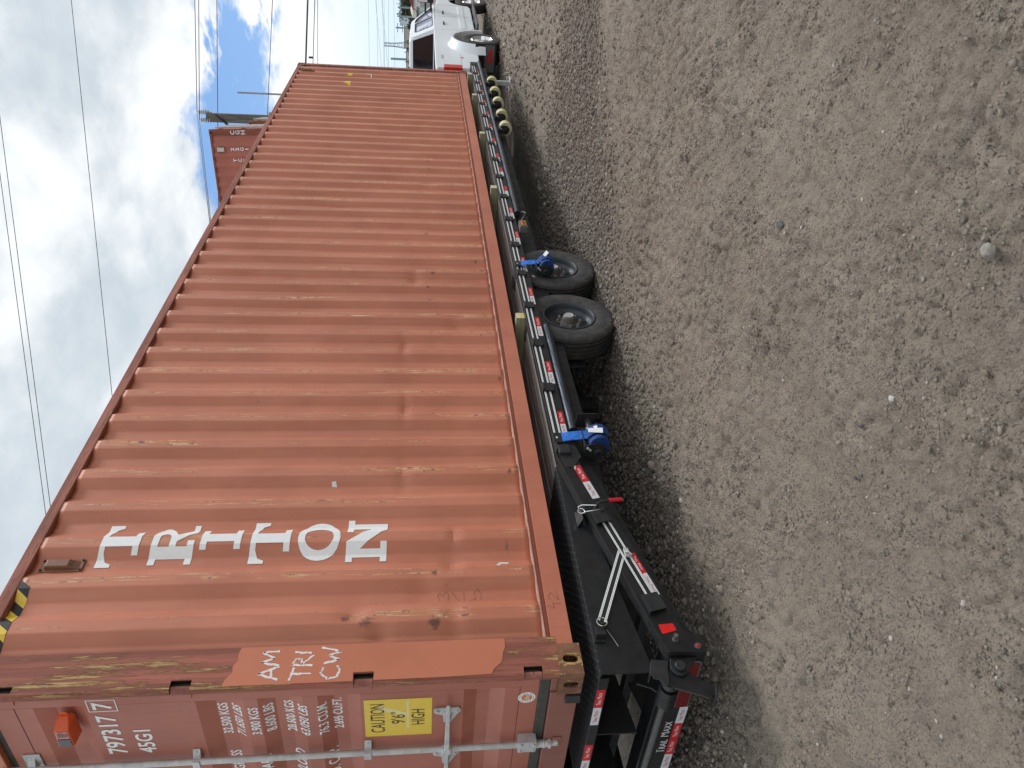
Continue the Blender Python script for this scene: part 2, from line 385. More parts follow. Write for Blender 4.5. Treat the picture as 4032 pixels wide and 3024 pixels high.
def height(x, y):
    g = gravz(x, y)
    h = (vn(x * .5, y * .5, 1) - .5) * .030 + (vn(x * 1.7, y * 1.7, 2) - .5) * .016
    wx = x + (vn(x * 9, y * 9, 11) - .5) * .05; wy = y + (vn(x * 9, y * 9, 12) - .5) * .05
    lump = np.clip(1 - 1.15 * worley(wx * 15, wy * 15, 3) ** 2, 0, 1)
    h = h + lump * .036 * (.30 + 1.1 * vn(x * 2.6, y * 2.6, 6)) * (1 - g)
    lump2 = np.clip(1 - 1.2 * worley(wx * 29, wy * 29, 4) ** 2, 0, 1)
    m2 = np.clip((vn(x * 5, y * 5, 8) - .22) * 2.0, .22, 1)
    h = h + lump2 * .021 * (m2 * (1 - g) + g)
    h = h + (vn(x * 33, y * 33, 31) - .5) * .006 + (vn(x * 14, y * 14, 32) - .5) * .008
    l3 = np.clip(1 - worley(x * 52, y * 52, 9) * 1.2, 0, 1)
    h = h + l3 * .0085 * (np.clip((vn(x * 9, y * 9, 10) - .38) * 3.0, .1, 1) * (1 - g) + 1.3 * g)
    fade = np.clip(1.3 - np.hypot(x, y) / 60., 0, 1)
    return h * fade - .012
def axis(fine0, fine1, step, lo, hi, gr):
    a = list(np.arange(fine0, fine1, step)); s = step
    while a[-1] < hi: s *= gr; a.append(a[-1] + s)
    s = step; b = [fine0]
    while b[-1] > lo: s *= gr; b.append(b[-1] - s)
    return np.array(sorted(set(b[1:] + a)))
gx = axis(-1.6, 3.4, .0105, -1200, 1500, 1.018); gy = axis(-3.35, .7, .0105, -1200, 1200, 1.03)
X, Y = np.meshgrid(gx, gy); Z = height(X, Y); nx, ny = len(gx), len(gy)
def npmesh(name, co, faces4, mat, attrs=None, tri=False, smooth=True):
    me = bpy.data.meshes.new(name); k = faces4.shape[1]
    me.vertices.add(len(co)); me.vertices.foreach_set('co', co.astype(np.float32).ravel())
    me.loops.add(faces4.size); me.loops.foreach_set('vertex_index', faces4.astype(np.int32).ravel())
    me.polygons.add(len(faces4)); me.polygons.foreach_set('loop_start', (np.arange(len(faces4)) * k).astype(np.int32))
    me.polygons.foreach_set('loop_total', np.full(len(faces4), k, np.int32))
    if smooth: me.polygons.foreach_set('use_smooth', np.ones(len(faces4), bool))
    for n, a in (attrs or {}).items():
        at = me.attributes.new(n, 'FLOAT', 'POINT'); at.data.foreach_set('value', a.astype(np.float32).ravel())
    me.update(calc_edges=True); me.materials.append(mat)
    o = bpy.data.objects.new(name, me); COL.objects.link(o); return o
def ground_mat():
    m, t, b = newmat("dusty_yard_dirt")
    v = objco(t); at = N(t, 'ShaderNodeAttribute'); at.attribute_name = 'grav'; g = at.outputs['Fac']
    c = MIX(t, SMOOTH(t, noise(t, v, 1.1, 6, .6), .3, .7), (.288, .240, .190), (.365, .310, .250))
    c = MIX(t, SMOOTH(t, noise(t, v, 6, 7, .65), .35, .7, 0, .55), c, (.225, .186, .150))
    c = MIX(t, SMOOTH(t, noise(t, v, 26, 6, .7), .50, .75, 0, .45), c, (.185, .152, .125))
    gc = MIX(t, noise(t, v, 14, 6, .7), (.105, .085, .068), (.215, .178, .145))
    c = MIX(t, MATH(t, 'MULTIPLY', g, .72), c, gc)
    cr = SMOOTH(t, noise(t, v, 75, 4, .7), .53, .61); ca = SMOOTH(t, noise(t, v, 4.5, 6, .7), .36, .58, .2, .95)
    c = MIX(t, MATH(t, 'MULTIPLY', cr, ca), c, (.095, .075, .060))  # darker soil speckle, also painting in the shade of small crevices
    # pale chips scattered in drifts
    ch = SMOOTH(t, noise(t, v, 110, 2, .6), .695, .715); cm = SMOOTH(t, noise(t, v, 3.2, 5, .7), .50, .66)
    c = MIX(t, MATH(t, 'MULTIPLY', ch, cm), c, (.62, .58, .52))
    L(t, c, b.inputs['Base Color']); b.inputs['Roughness'].default_value = .93
    vo = N(t, 'ShaderNodeTexVoronoi', feature='F1'); vo.inputs['Scale'].default_value = 95; L(t, v, vo.inputs['Vector'])
    p = BUMP(t, b, MATH(t, 'MULTIPLY', vo.outputs['Distance'], -1), .8, .012)
    BUMP(t, b, noise(t, v, 110, 6, .8), .8, .012, p)
    return m
GM = ground_mat()
idx = np.arange(nx * ny).reshape(ny, nx)
F4 = np.stack([idx[:-1, :-1], idx[:-1, 1:], idx[1:, 1:], idx[1:, :-1]], -1).reshape(-1, 4)
gnd = npmesh("ground", np.stack([X, Y, Z], -1).reshape(-1, 3), F4, GM, {'grav': gravz(X, Y)})
tag(gnd, "dusty grey-brown yard ground of packed dirt and small stones", kind='structure')

# ---- loose stones (nobody could count them): joined meshes
rng = np.random.default_rng(5)
t_ = (1 + 5 ** .5) / 2
ICO = np.array([(-1, t_, 0), (1, t_, 0), (-1, -t_, 0), (1, -t_, 0), (0, -1, t_), (0, 1, t_), (0, -1, -t_), (0, 1, -t_), (t_, 0, -1), (t_, 0, 1), (-t_, 0, -1), (-t_, 0, 1)]) / np.sqrt(1 + t_ * t_)
ICF = np.array([(0, 11, 5), (0, 5, 1), (0, 1, 7), (0, 7, 10), (0, 10, 11), (1, 5, 9), (5, 11, 4), (11, 10, 2), (10, 7, 6), (7, 1, 8), (3, 9, 4), (3, 4, 2), (3, 2, 6), (3, 6, 8), (3, 8, 9), (4, 9, 5), (2, 4, 11), (6, 2, 10), (8, 6, 7), (9, 8, 1)])
def stones(name, P, r, mat, label, flatz=.7, sink=.35):
    n = len(P); a = rng.uniform(0, 6.283, n); j = 1 + rng.uniform(-.28, .28, (n, 12, 1)); s = np.stack([r * rng.uniform(.8, 1.35, n), r * rng.uniform(.7, 1.1, n), r * flatz * rng.uniform(.75, 1.2, n)], -1)
    q = ICO[None] * j * s[:, None]; ca, sa = np.cos(a)[:, None], np.sin(a)[:, None]
    x = q[..., 0] * ca - q[..., 1] * sa + P[:, 0:1]; y = q[..., 0] * sa + q[..., 1] * ca + P[:, 1:2]
    z = q[..., 2] + (height(P[:, 0], P[:, 1]) + (1 - 2 * sink) * s[:, 2] * .5)[:, None]
    co = np.stack([x, y, z], -1).reshape(-1, 3); F = (ICF[None] + (np.arange(n) * 12)[:, None, None]).reshape(-1, 3)
    o = npmesh(name, co, F, mat, {'tone': np.repeat(rng.uniform(0, 1, n), 12)}); tag(o, label, kind='stuff'); return o
def stone_mat(name, a, b_, c3):
    m, t, b = newmat(name); at = N(t, 'ShaderNodeAttribute'); at.attribute_name = 'tone'; v = objco(t)
    c = MIX(t, at.outputs['Fac'], a, b_); c = MIX(t, SMOOTH(t, at.outputs['Fac'], .965, .975), c, c3)
    c = MIX(t, SMOOTH(t, noise(t, v, 60, 5, .6), .35, .65, 0, .5), c, (.23, .195, .165))
    L(t, c, b.inputs['Base Color']); b.inputs['Roughness'].default_value = .9; BUMP(t, b, noise(t, v, 220, 4, .6), .4, .003); return m
SM1 = stone_mat("gravel_stone", (.11, .09, .073), (.27, .225, .185), (.50, .46, .41))
SM2 = stone_mat("dusty_pebble", (.15, .125, .10), (.29, .245, .20), (.48, .44, .39))
P = np.stack([rng.uniform(-1.6, 8, 150000), rng.uniform(-2.6, 1.6, 150000)], -1)
g = gravz(P[:, 0], P[:, 1]); keep = rng.uniform(0, 1, len(P)) < g * .8 * np.where(P[:, 1] > .9, .35, 1) * np.clip(1.25 - P[:, 0] / 22, .3, 1)
P = P[keep][:34000]; stones("gravel", P, rng.gamma(3.2, .0026, len(P)) + .0035, SM1, "loose brown gravel lying beside and under the trailer")
P = np.stack([rng.uniform(-1.8, 7.5, 160000), rng.uniform(-3.6, .4, 160000)], -1)
cl = vn(P[:, 0] * 5, P[:, 1] * 5, 8) * .6 + vn(P[:, 0] * 14, P[:, 1] * 14, 21) * .4
g = gravz(P[:, 0], P[:, 1]); keep = (rng.uniform(0, 1, len(P)) < np.clip((cl - .47) * 3.4, .06, 1) * .6) & (g < .5)
P = P[keep][:44000]; stones("pebbles", P, np.minimum(rng.gamma(1.7, .0019, len(P)) + .0026, .013), SM2, "small dusty pebbles bedded in the packed dirt in front", sink=.56, flatz=.62)
P = np.stack([rng.uniform(6, 22, 16000), rng.uniform(-5, .6, 16000)], -1)
P = P[rng.uniform(0, 1, len(P)) < .65][:9000]; stones("far_pebbles", P, rng.gamma(2.5, .005, len(P)) + .006, SM2, "scattered pebbles on the yard ground beside the pickup", sink=.4)
# single stones and scraps that stand out
def rock(x, y, r, label, mat, sq=(1, .8, .7), seed=1):
    q = np.random.default_rng(seed); bm = bmesh.new(); bmesh.ops.create_icosphere(bm, subdivisions=2, radius=r)
    for v in bm.verts:
        k = 1 + q.uniform(-.16, .16); v.co = Vector((v.co.x * sq[0] * k, v.co.y * sq[1] * k, v.co.z * sq[2] * k))
    me = bpy.data.meshes.new("rock"); bm.to_mesh(me); bm.free(); me.materials.append(mat)
    o = bpy.data.objects.new("rock", me); COL.objects.link(o); o.location = (x, y, float(height(np.array(x), np.array(y))) + r * .3); tag(o, label, "rock"); return o
RK = M("grey_rock", (.26, .24, .21), .9, 0, .3, 30, .5, 120); RKW = M("pale_rock", (.5, .47, .42), .9, 0, .2, 30, .5, 120); RKD = M("dark_rock", (.11, .10, .10), .9, 0, .3, 30, .5, 120)
rock(-.34, -2.403, .027, "largest grey stone on the packed dirt in the foreground", RK, seed=2)
rock(1.181, -.013, .022, "angular pale grey stone beside the trailer's sloping tail", RKW, (1, .7, .8), 3)
rock(-.205, -1.786, .013, "crumbling white stone in the middle of the foreground dirt", RKW, seed=4)
rock(5.2, -1.25, .030, "dark stone at the edge of the gravel windrow", RKD, seed=5)
mb = MB(); q = np.random.default_rng(9)
for i in range(16):
    a0 = q.uniform(-.5, .7); L0 = q.uniform(.10, .34); x0 = 2.06 + q.uniform(-.05, .05); y0 = -2.44 + q.uniform(-.05, .05)
    pts = [(x0 + math.cos(a0 + .6 * s * s) * L0 * s, y0 + math.sin(a0 + .9 * s) * L0 * s, .022 + .020 * math.sin(3 * s) * q.uniform(.3, 1)) for s in np.linspace(0, 1, 7)]
    mb.tube(pts, [.0030 * (1 - .7 * s) for s in np.linspace(0, 1, 7)], 5)
o = mb.build("dry_weed", M("dry_stalks", (.17, .145, .12), .9), dz=0); tag(o, "uprooted dry weed with thin tangled stalks lying on the dirt", "weed")
def leaf(x, y, s, a, label, mat):
    mb = MB(); z = float(height(np.array(x), np.array(y))) + .012
    pts = [(-1, 0), (-.5, .42), (.15, .5), (.7, .3), (1, 0), (.6, -.35), (0, -.5), (-.6, -.3)]
    c, d = math.cos(a), math.sin(a)
    vs = [(x + s * (u * c - v * d), y + s * (u * d + v * c), z + .003 * math.sin(3 * u)) for u, v in pts] + [(x, y, z + .004)]
    mb.add(vs, [(i, (i + 1) % 8, 8) for i in range(8)]); o = mb.build("flat_scrap", mat, dz=0, solid=.0015); tag(o, label, "scrap")
SC1 = M("dark_scrap", (.055, .048, .048), .8); SC2 = M("grey_slate_scrap", (.085, .088, .088), .8)

# ================================================================== SHIPPING CONTAINER
LEN, WID, HGT = 12.192, 2.438, 2.896
PITCH = .2812; XE = 2.672       # XE: front edge of one outward face
def prof(x):      # how deep the side sheet lies behind the rails' face
    u = (x - XE) % PITCH       # u=0 just in front of an outward face
    o_, i_ = .008, .044
    a, b, c, d = .068, .140, .210, PITCH
    if u < a: return o_ + (i_ - o_) * u / a
    if u < b: return i_
    if u < c: return i_ - (i_ - o_) * (u - b) / (c - b)
    return o_
DENTS = [(.42, 1.13, .05, .07, .022), (.30, 1.00, .05, .05, .018), (.73, .62, .05, .05, .02), (.36, .62, .12, .05, .012), (.60, .78, .10, .08, .010),
         (.95, .60, .08, .03, .012), (1.5, .9, .15, .04, .010), (2.2, .9, .15, .03, .012), (3.0, .92, .15, .03, .011), (3.4, .5, .12, .08, .010), (4.2, .85, .15, .05, .012), (5.3, .55, .12, .2, .010),
         (4.8, 1.5, .05, .3, .010), (6.6, .7, .1, .1, .014), (5.9, 1.6, .08, .3, .012), (10.7, .5, .03, .05, .03), (10.95, .48, .03, .05, .03), (11.2, .52, .03, .04, .03), (11.4, .5, .03, .04, .03), (11.5, 2.2, .05, .4, .02), (3.7, 1.9, .3, .5, .008), (7.7, 1.3, .1, .5, .012), (8.6, .9, .1, .3, .012)]
def dent(x, z): return sum(d * math.exp(-((x - a) / p) ** 2 - ((z - b) / q) ** 2) for a, b, p, q, d in DENTS)
def wall_y(x, z): return prof(x) + dent(x, z)
ct = thing("shipping_container", (LEN / 2, WID / 2, G), "long rust red shipping container with white lettering, loaded on the black flatbed trailer", "shipping container")
XS = []
k0 = math.floor((.222 - XE) / PITCH)
for k in range(k0, 60):
    for u in (0., .004, .034, .064, .072, .136, .144, .175, .206, .214, .245, PITCH - .004):
        x = XE + k * PITCH + u
        if .215 < x < LEN - .215: XS.append(x)
XS = [.212] + XS + [LEN - .212]
q_ = random.Random(11)
SCUFF = [(.345, .715, .045, .04, .85), (.33, .80, .02, .06, .5), (.60, .66, .018, .03, .6), (.385, 1.17, .04, .035, .9), (.36, 1.06, .05, .05, .8), (1.0, .62, .05, .02, .7), (2.27, 1.91, .03, .03, .7)]
for k in range(-8, 30):
    xr = XE + k * PITCH - .05
    if .4 < xr < 9:
        SCUFF.append((xr + q_.uniform(-.04, .09), .715 + q_.uniform(-.03, .03), .045, .03, q_.uniform(.25, .8)))
        if q_.random() < .8: SCUFF.append((xr + q_.uniform(-.08, .10), q_.uniform(.20, .32), .05, .018, q_.uniform(.4, 1.0)))
        if q_.random() < .3: SCUFF.append((xr + q_.uniform(-.08, .10), q_.uniform(.5, 2.4), .03, .03, q_.uniform(.3, .7)))
def scuff(x, z): return sum(w_ * math.exp(-((x - a) / p) ** 2 - ((z - b) / q) ** 2) for a, b, p, q, w_ in SCUFF if abs(x - a) < .3)
def side_wall(far=False):
    zs = np.concatenate([[.169], np.linspace(.2, 2.80, 104), [2.828]])
    co = []; rid = []; scf = []
    for z in zs:
        for x in XS:
            u = (x - XE) % PITCH; y = wall_y(x, z) if not far else prof(x)
            scf.append(0 if far else scuff(x, z)); co.append((x, y if not far else WID - y, z)); rid.append(max(0, 1 - min(abs(u), abs(u - PITCH), abs(u - .245)) / .032) if u > .205 or u < .02 else max(0., .35 - abs(u - .21) * 12))
    co = np.array(co) + np.array([0, 0, G]) - np.array(ct.location); n = len(XS); m = len(zs)
    idx = np.arange(n * m).reshape(m, n); F = np.stack([idx[:-1, :-1], idx[:-1, 1:], idx[1:, 1:], idx[1:, :-1]], -1).reshape(-1, 4)
    if far: F = F[:, ::-1]
    o = npmesh("side_wall", co, F, WALLP, {'ridge': np.array(rid), 'scuff': np.array(scf)}, smooth=True); o.data.set_sharp_from_angle(angle=R(11)); o.parent = ct
    s_ = o.modifiers.new("solid", 'SOLIDIFY'); s_.thickness = .002; s_.offset = -1
    return o
side_wall(); side_wall(True)
# rails
for s in (0, 1):
    f = (lambda a, b: (a, b)) if s == 0 else (lambda a, b: (WID - b, WID - a))
    mb = MB(); y0, y1 = f(.004, .064); mb.box(.178, LEN - .178, y0, y1, 2.828, 2.890); mb.build("top_rail", RAILM, ct, .004)
    y0, y1 = f(.006, .050); ya, yb = f(.006, .012)
    mb = MB(); mb.box(.178, LEN - .178, *f(.006, .0115), .028, .134)
    mb.box(.178, LEN - .178, *f(.0117, .055), .028, .034)
    mb.box(.178, LEN - .178, *f(.0117, .040), .1285, .134); mb.box(.178, LEN - .178, *f(.0402, .052), .1285, .1605)
    if s == 0:
        # the rail's lower lip is chipped and wavy
        pass
    mb.build("bottom_rail", LOWR, ct, .0015)
    mb = MB(); mb.box(.222, LEN - .2, *f(.003, .054), .1610, .1685); mb.build("sheet_lip", LIPM, ct)
mb = MB(); mb.box(.05, LEN - .05, .066, WID - .066, 2.862, 2.872); mb.build("roof", PAINT, ct)
mb = MB(); mb.box(.1, LEN - .1, .06, WID - .06, .120, .148)
for i in range(38): mb.box(.2 + i * .31, .245 + i * .31, .06, WID - .06, .030, .1195)
mb.build("floor", PAINT, ct)
# front end: header, sill, sheet
mb = MB(); mb.box(LEN - .06, LEN - .004, .162, WID - .162, 2.79, 2.888); mb.build("front_header", RAILM, ct, .003)
mb = MB(); mb.box(LEN - .06, LEN - .004, .162, WID - .162, .012, .15); mb.build("front_sill", PAINT, ct, .003)
mb = MB(); pr = []
y = .12
while y < WID - .12:
    for du, dx in ((0, .03), (.11, .03), (.128, .075), (.232, .075)): pr.append((LEN - dx, y + du))
    y += .25
pr = [(a, b) for a, b in pr if b < WID - .1]
mb.add([(a, b, z) for z in (.15, 2.79) for a, b in pr], [(i, i + 1, len(pr) + i + 1, len(pr) + i) for i in range(len(pr) - 1)]); mb.build("front_wall", PAINT, ct, solid=.002)
# corner castings: real blocks with pierced ovals
def oval(cx, cz, w_, h_, n=8):
    r = w_ / 2; s = h_ / 2 - r; P_ = []
    for i in range(n + 1): a = math.pi * i / n; P_.append((cx + r * math.cos(a), cz + s + r * math.sin(a)))
    for i in range(n + 1): a = math.pi + math.pi * i / n; P_.append((cx + r * math.cos(a), cz - s + r * math.sin(a)))
    return P_
def casting(sx, sy, top):
    # built at the origin corner, then mirrored into place
    bm = bmesh.new(); A, B, C, T = .178, .162, .118, .0125
    def face_with_hole(rectp, hole, fn):
        V, F = outline2d([rectp, hole]) if hole else (rectp, [tuple(range(4))])
        vv = [bm.verts.new(fn(u, v, 0)) for u, v in V]; vi = [bm.verts.new(fn(u, v, T)) for u, v in V]
        for f in F:
            bm.faces.new([vv[i] for i in f]); bm.faces.new([vi[i] for i in f][::-1])
        if hole:
            n = len(hole)
            a = [bm.verts.new(fn(u, v, 0)) for u, v in hole]; b = [bm.verts.new(fn(u, v, T)) for u, v in hole]
            for i in range(n): bm.faces.new([a[i], a[(i + 1) % n], b[(i + 1) % n], b[i]])
    R_ = lambda w_, h_: [(0, 0), (w_, 0), (w_, h_), (0, h_)]
    face_with_hole(R_(A, C), oval(.089, .056, .045, .078), lambda u, v, t: (u, t, v))
    face_with_hole(R_(B, C), oval(.089, .056, .045, .078), lambda u, v, t: (t, u, v))
    face_with_hole(R_(A, B), oval(.089, .085, .06, .11), lambda u, v, t: (u, v, t))
    face_with_hole(R_(A, B), None, lambda u, v, t: (u, v, C - t))
    face_with_hole(R_(A, C), None, lambda u, v, t: (u, B - t, v))
    face_with_hole(R_(B, C), None, lambda u, v, t: (A - t, u, v))
    for v in bm.verts:
        x, y, z = v.co
        if top: z = HGT - z
        if sx: x = LEN - x
        if sy: y = WID - y
        v.co = Vector((x, y, z + G)) - ct.location
    bmesh.ops.remove_doubles(bm, verts=bm.verts, dist=1e-5); bmesh.ops.recalc_face_normals(bm, faces=bm.faces)
    me = bpy.data.meshes.new("corner_casting"); bm.to_mesh(me); bm.free(); me.materials.append(CASTM)
    o = bpy.data.objects.new("corner_casting", me); COL.objects.link(o); o.parent = ct; return o
for sx in (0, 1):
    for sy in (0, 1):
        for tp in (0, 1): casting(sx, sy, tp)
# corner posts. rear ones are broad pressed sections with notches at the hinges
HZ = [2.660, 1.885, 1.057, .247]
def rear_post(far):
    f = (lambda y: y) if not far else (lambda y: WID - y)
    cuts = [(h - .046, h + .046) for h in sorted(HZ)]
    poly = [(.222, .118), (.222, HGT - .118), (.010, HGT - .118)]
    for a, b in sorted(cuts, reverse=True): poly += [(.010, b), (.056, b), (.056, a), (.010, a)]
    poly += [(.010, .118)]
    mb = MB(); mb.prism(poly, 'y', f(.003), f(.010)); o = mb.build("corner_post", POSTM, ct)
    mb = MB(); z0 = .118
    for a, b in sorted(cuts) + [(HGT - .118, 0)]:
        mb.prism([(.010, f(.003)), (.0035, f(.010)), (.0035, f(.040)), (.012, f(.046)), (.02, f(.046)), (.02, f(.0102)), (.010, f(.0102))], 'z', z0, a); z0 = b
    mb.build("post_edge", POSTM, o, smooth=False)
    mb = MB(); mb.box(.06, .07, min(f(.0102), f(.05)), max(f(.0102), f(.05)), .118, HGT - .118); mb.box(.215, .222, min(f(.0102), f(.06)), max(f(.0102), f(.06)), .118, HGT - .118)
    mb.build("post_web", SLOTM, o)
    return o
rear_post(False); rear_post(True)
for far in (0, 1):
    mb = MB(); y0, y1 = (.003, .05) if not far else (WID - .05, WID - .003)
    mb.box(LEN - .105, LEN - .004, y0, y1, .118, HGT - .118); mb.box(LEN - .20, LEN - .1055, y0 + .02, y1 - .02, .118, HGT - .118); mb.build("corner_post", RAILM, ct, .006)
# repainted patch with chalk letters on the near post
pt = [(.2205, .372), (.2205, 1.645), (.19, 1.655), (.15, 1.650), (.12, 1.668), (.08, 1.665), (.05, 1.690), (.012, 1.70), (.012, 1.106), (.060, 1.106), (.060, 1.008), (.013, 1.008), (.014, .70), (.02, .45), (.05, .435), (.08, .40), (.10, .392), (.14, .385), (.17, .372)]
V, F = outline2d([pt]); ptc = decal("repainted_patch", (V, F), PATCH, ct, lambda u, v: (u, .0015, v))
ptc['label'] = "brighter repainted patch on the near corner post"
def strokes(name, segs, box, wd, fn, mat, parent, jit=.0025):
    # chalk or marker writing: each stroke a jagged thin strip, strokes kept in slightly different planes
    q = random.Random(3); x0, x1, z0, z1 = box
    mb = MB()
    for k, s in enumerate(segs):
        P_ = []
        for i in range(len(s) - 1):
            for j in range(6):
                t = j / 6; P_.append(((s[i][0] * (1 - t) + s[i + 1][0] * t), (s[i][1] * (1 - t) + s[i + 1][1] * t)))
        P_.append(s[-1]); P_ = [(x0 + (x1 - x0) * a + q.uniform(-jit, jit), z0 + (z1 - z0) * b + q.uniform(-jit, jit)) for a, b in P_]
        for i in range(len(P_) - 1):
            (a, b), (c, d) = P_[i], P_[i + 1]; l = math.hypot(c - a, d - b) + 1e-6; w_ = wd * q.uniform(.55, 1.15) / 2; nx_, nz_ = -(d - b) / l * w_, (c - a) / l * w_
            mb.add([fn(a + nx_, b + nz_, k), fn(a - nx_, b - nz_, k), fn(c - nx_, d - nz_, k), fn(c + nx_, d + nz_, k)], [(0, 1, 2, 3)])
    return mb.build(name, mat, parent)
cf = lambda a, b, k: (a, .0008 - .0004 * k, b)
for ss, bx in (([[(0, 0), (.45, 1), (1, .02)], [(.15, .35), (.85, .38)]], (.037, .106, 1.452, 1.545)), ([[(0, 0), (.2, .95), (.5, .30), (.95, .95), (1, .05)]], (.114, .192, 1.456, 1.545)),
               ([[(0, .95), (1, .80)], [(.48, .9), (.48, 0)]], (.030, .096, 1.300, 1.405)), ([[(0, 0), (.05, 1), (.7, .85), (.65, .6), (.1, .5), (1, 0)]], (.108, .162, 1.300, 1.395)), ([[(0, 0), (.3, 1)]], (.178, .190, 1.31, 1.39)),
               ([[(.9, .85), (.4, .95), (0, .6), (.1, .2), (.65, .03), (1, .2)]], (.030, .100, 1.165, 1.262)), ([[(0, .8), (.18, .1), (.46, .6), (.70, .05), (1, .95)]], (.116, .205, 1.168, 1.268))):
    strokes("chalk_letter", ss, bx, .0115, cf, CHALK, ct)
# thin dark scribbles on the wall and rail
wf = lambda a, b, k: (a, wall_y(a, b) - .0022 - .0002 * k, b)
PEN = flat("dark_marker", (.10, .035, .03), .7)
for ss, bx in (([[(0, .8), (.5, 1), (.9, .8), (.45, .55), (1, .3), (.6, 0), (0, .1)]], (.505, .565, .640, .700)), ([[(0, 0), (1, 1)]], (.500, .560, .585, .625)), ([[(0, 1), (.9, .9)]], (.50, .56, .548, .560)), ([[(.0, 1), (.1, .5), (.7, .6), (1, .3), (.6, 0), (0, .1)]], (.50, .57, .465, .53))):
    strokes("marker_stroke", ss, bx, .0016, wf, PEN, ct, .0008)
for ss, bx in (([[(.5, 1), (0, .4), (1, .4)]], (.40, .445, .07, .125)), ([[(0, 1), (0, 0)]], (.43, .4301, .05, .095)), ([[(0, .8), (.5, 1), (1, .7), (0, 0), (1.2, .1)]], (.455, .505, .06, .115))):
    strokes("marker_stroke", ss, bx, .0016, lambda a, b, k: (a, .0052 - .0002 * k, b), PEN, ct, .0008)
# ---- big white letters down the side (slab serif), wrapped onto the corrugation
def T_():
    return [[(0, 1), (1, 1), (1, .62), (.93, .62), (.88, .78), (.74, .86), (.62, .86), (.62, .16), (.76, .16), (.80, 0), (.24, 0), (.24, .16), (.39, .16), (.39, .86), (.27, .86), (.12, .78), (.07, .62), (0, .62)]]
def I_(): return [[(0, 1), (1, 1), (1, .84), (.70, .84), (.70, .16), (1, .16), (1, 0), (0, 0), (0, .16), (.30, .16), (.30, .84), (0, .84)]]
def arc(cx, cy, rx, ry, a0, a1, n=10): return [(cx + rx * math.cos(R(a0 + (a1 - a0) * i / n)), cy + ry * math.sin(R(a0 + (a1 - a0) * i / n))) for i in range(n + 1)]
def O_(): return [arc(.5, .5, .5, .5, 0, 345, 23), arc(.5, .5, .27, .34, 0, 345, 23)]
def N_(): return [[(0, 1), (.38, 1), (.72, .40), (.72, .84), (.60, .84), (.60, 1), (1, 1), (1, .84), (.90, .84), (.90, 0), (.70, 0), (.26, .66), (.26, .16), (.38, .16), (.38, 0), (0, 0), (0, .16), (.10, .16), (.10, .84), (0, .84)]]
def R_l(): return [[(0, 1), (.60, 1)] + arc(.62, .74, .30, .26, 90, -60, 9) + [(.66, .44), (.84, .14), (1, .14), (1, 0), (.74, 0), (.48, .42), (.36, .42), (.36, .16), (.50, .16), (.50, 0), (0, 0), (0, .16), (.14, .16), (.14, .84), (0, .84)],
                   [(.36, .84), (.56, .84)] + arc(.56, .71, .13, .13, 90, -90, 8) + [(.36, .58)]]
cutx = [XE + k * PITCH + u for k in range(-10, -3) for u in (0, .068, .140, .210)]
cutz = list(np.arange(.9, 2.6, .1))
for lp, bx in ((T_(), (.790, 1.100, 2.318, 2.520)), (R_l(), (.800, 1.090, 2.030, 2.255)), (I_(), (.885, 1.040, 1.782, 1.998)), (T_(), (.793, 1.103, 1.515, 1.728)), (O_(), (.804, 1.091, 1.240, 1.474)), (N_(), (.790, 1.110, .980, 1.205))):
    V, F = outline2d(lp); V = [(bx[0] + (bx[1] - bx[0]) * u, bx[2] + (bx[3] - bx[2]) * v) for u, v in V]
    decal("letter", (V, F), WHITEL, ct, lambda u, v: (u, wall_y(u, v) - .0022, v), cutx, cutz)
# stickers, hazard tape, ventilators on the side
V, F = rect(.705, .748, .300, .368); decal("paper_label", ([(.690, .318), (.748, .300), (.752, .352), (.716, .374)], [(0, 1, 2, 3)]), LABEL, ct, lambda u, v: (u, wall_y(u, v) - .002, v))
decal("paper_label", ([(1.40, 1.30), (1.44, 1.31), (1.435, 1.335), (1.405, 1.33)], [(0, 1, 2, 3)]), LABEL, ct, lambda u, v: (u, wall_y(u, v) - .002, v))
def hazard(x0, x1, z0, z1, n):
    for i in range(n):
        a, b = x0 + (x1 - x0) * i / n, x0 + (x1 - x0) * (i + 1) / n; s = (x1 - x0) / n * .8
        decal("hazard_stripe", ([(a, z0), (b, z0), (b + s, z1), (a + s, z1)], [(0, 1, 2, 3)]), BLK if i % 2 == 0 else YEL, ct, lambda u, v: (u, wall_y(u, v) - .0022, v), cutx)
hazard(.26, .64, 2.768, 2.824, 7)
hazard(LEN - .40, LEN - .24, 2.72, 2.80, 3)
RIVM = M("rust_rivet", (.06, .03, .022), .7)
def vent(x):
    y = min(wall_y(x - .03, 2.7), wall_y(x + .03, 2.6)) 
    v = MB(); v.box(x - .042, x + .042, y - .010, y + .02, 2.572, 2.788); o = v.build("ventilator", M("brown_vent", (.22, .10, .055), .5), ct, .004)
    v = MB(); v.hexa([(x - .028, y - .010, 2.59), (x + .028, y - .010, 2.59), (x + .028, y - .010, 2.765), (x - .028, y - .010, 2.765), (x - .024, y - .034, 2.645), (x + .024, y - .034, 2.645), (x + .024, y - .034, 2.755), (x - .024, y - .034, 2.755)])
    v.build("vent_hood", o.data.materials[0], o, .004)
    v = MB()
    for i in range(6):
        for j in range(5):
            t = j / 5; v.box(x - .021 + i * .0075, x - .0165 + i * .0075, y - .0115 - .022 * t - .002, y - .0115 - .022 * t, 2.598 + j * .009, 2.603 + j * .009)
    v.build("vent_grille", SLOTM, o)
    v = MB()
    for a, b in ((-.032, 2.582), (.032, 2.582), (-.032, 2.778), (.032, 2.778)): v = MB(); v.cyl((x + a, y - .0101, b), (x + a, y - .02, b), .006, n=8); v.build("rivet", RIVM, o)
    0
vent(.806)
vent(LEN - .52)
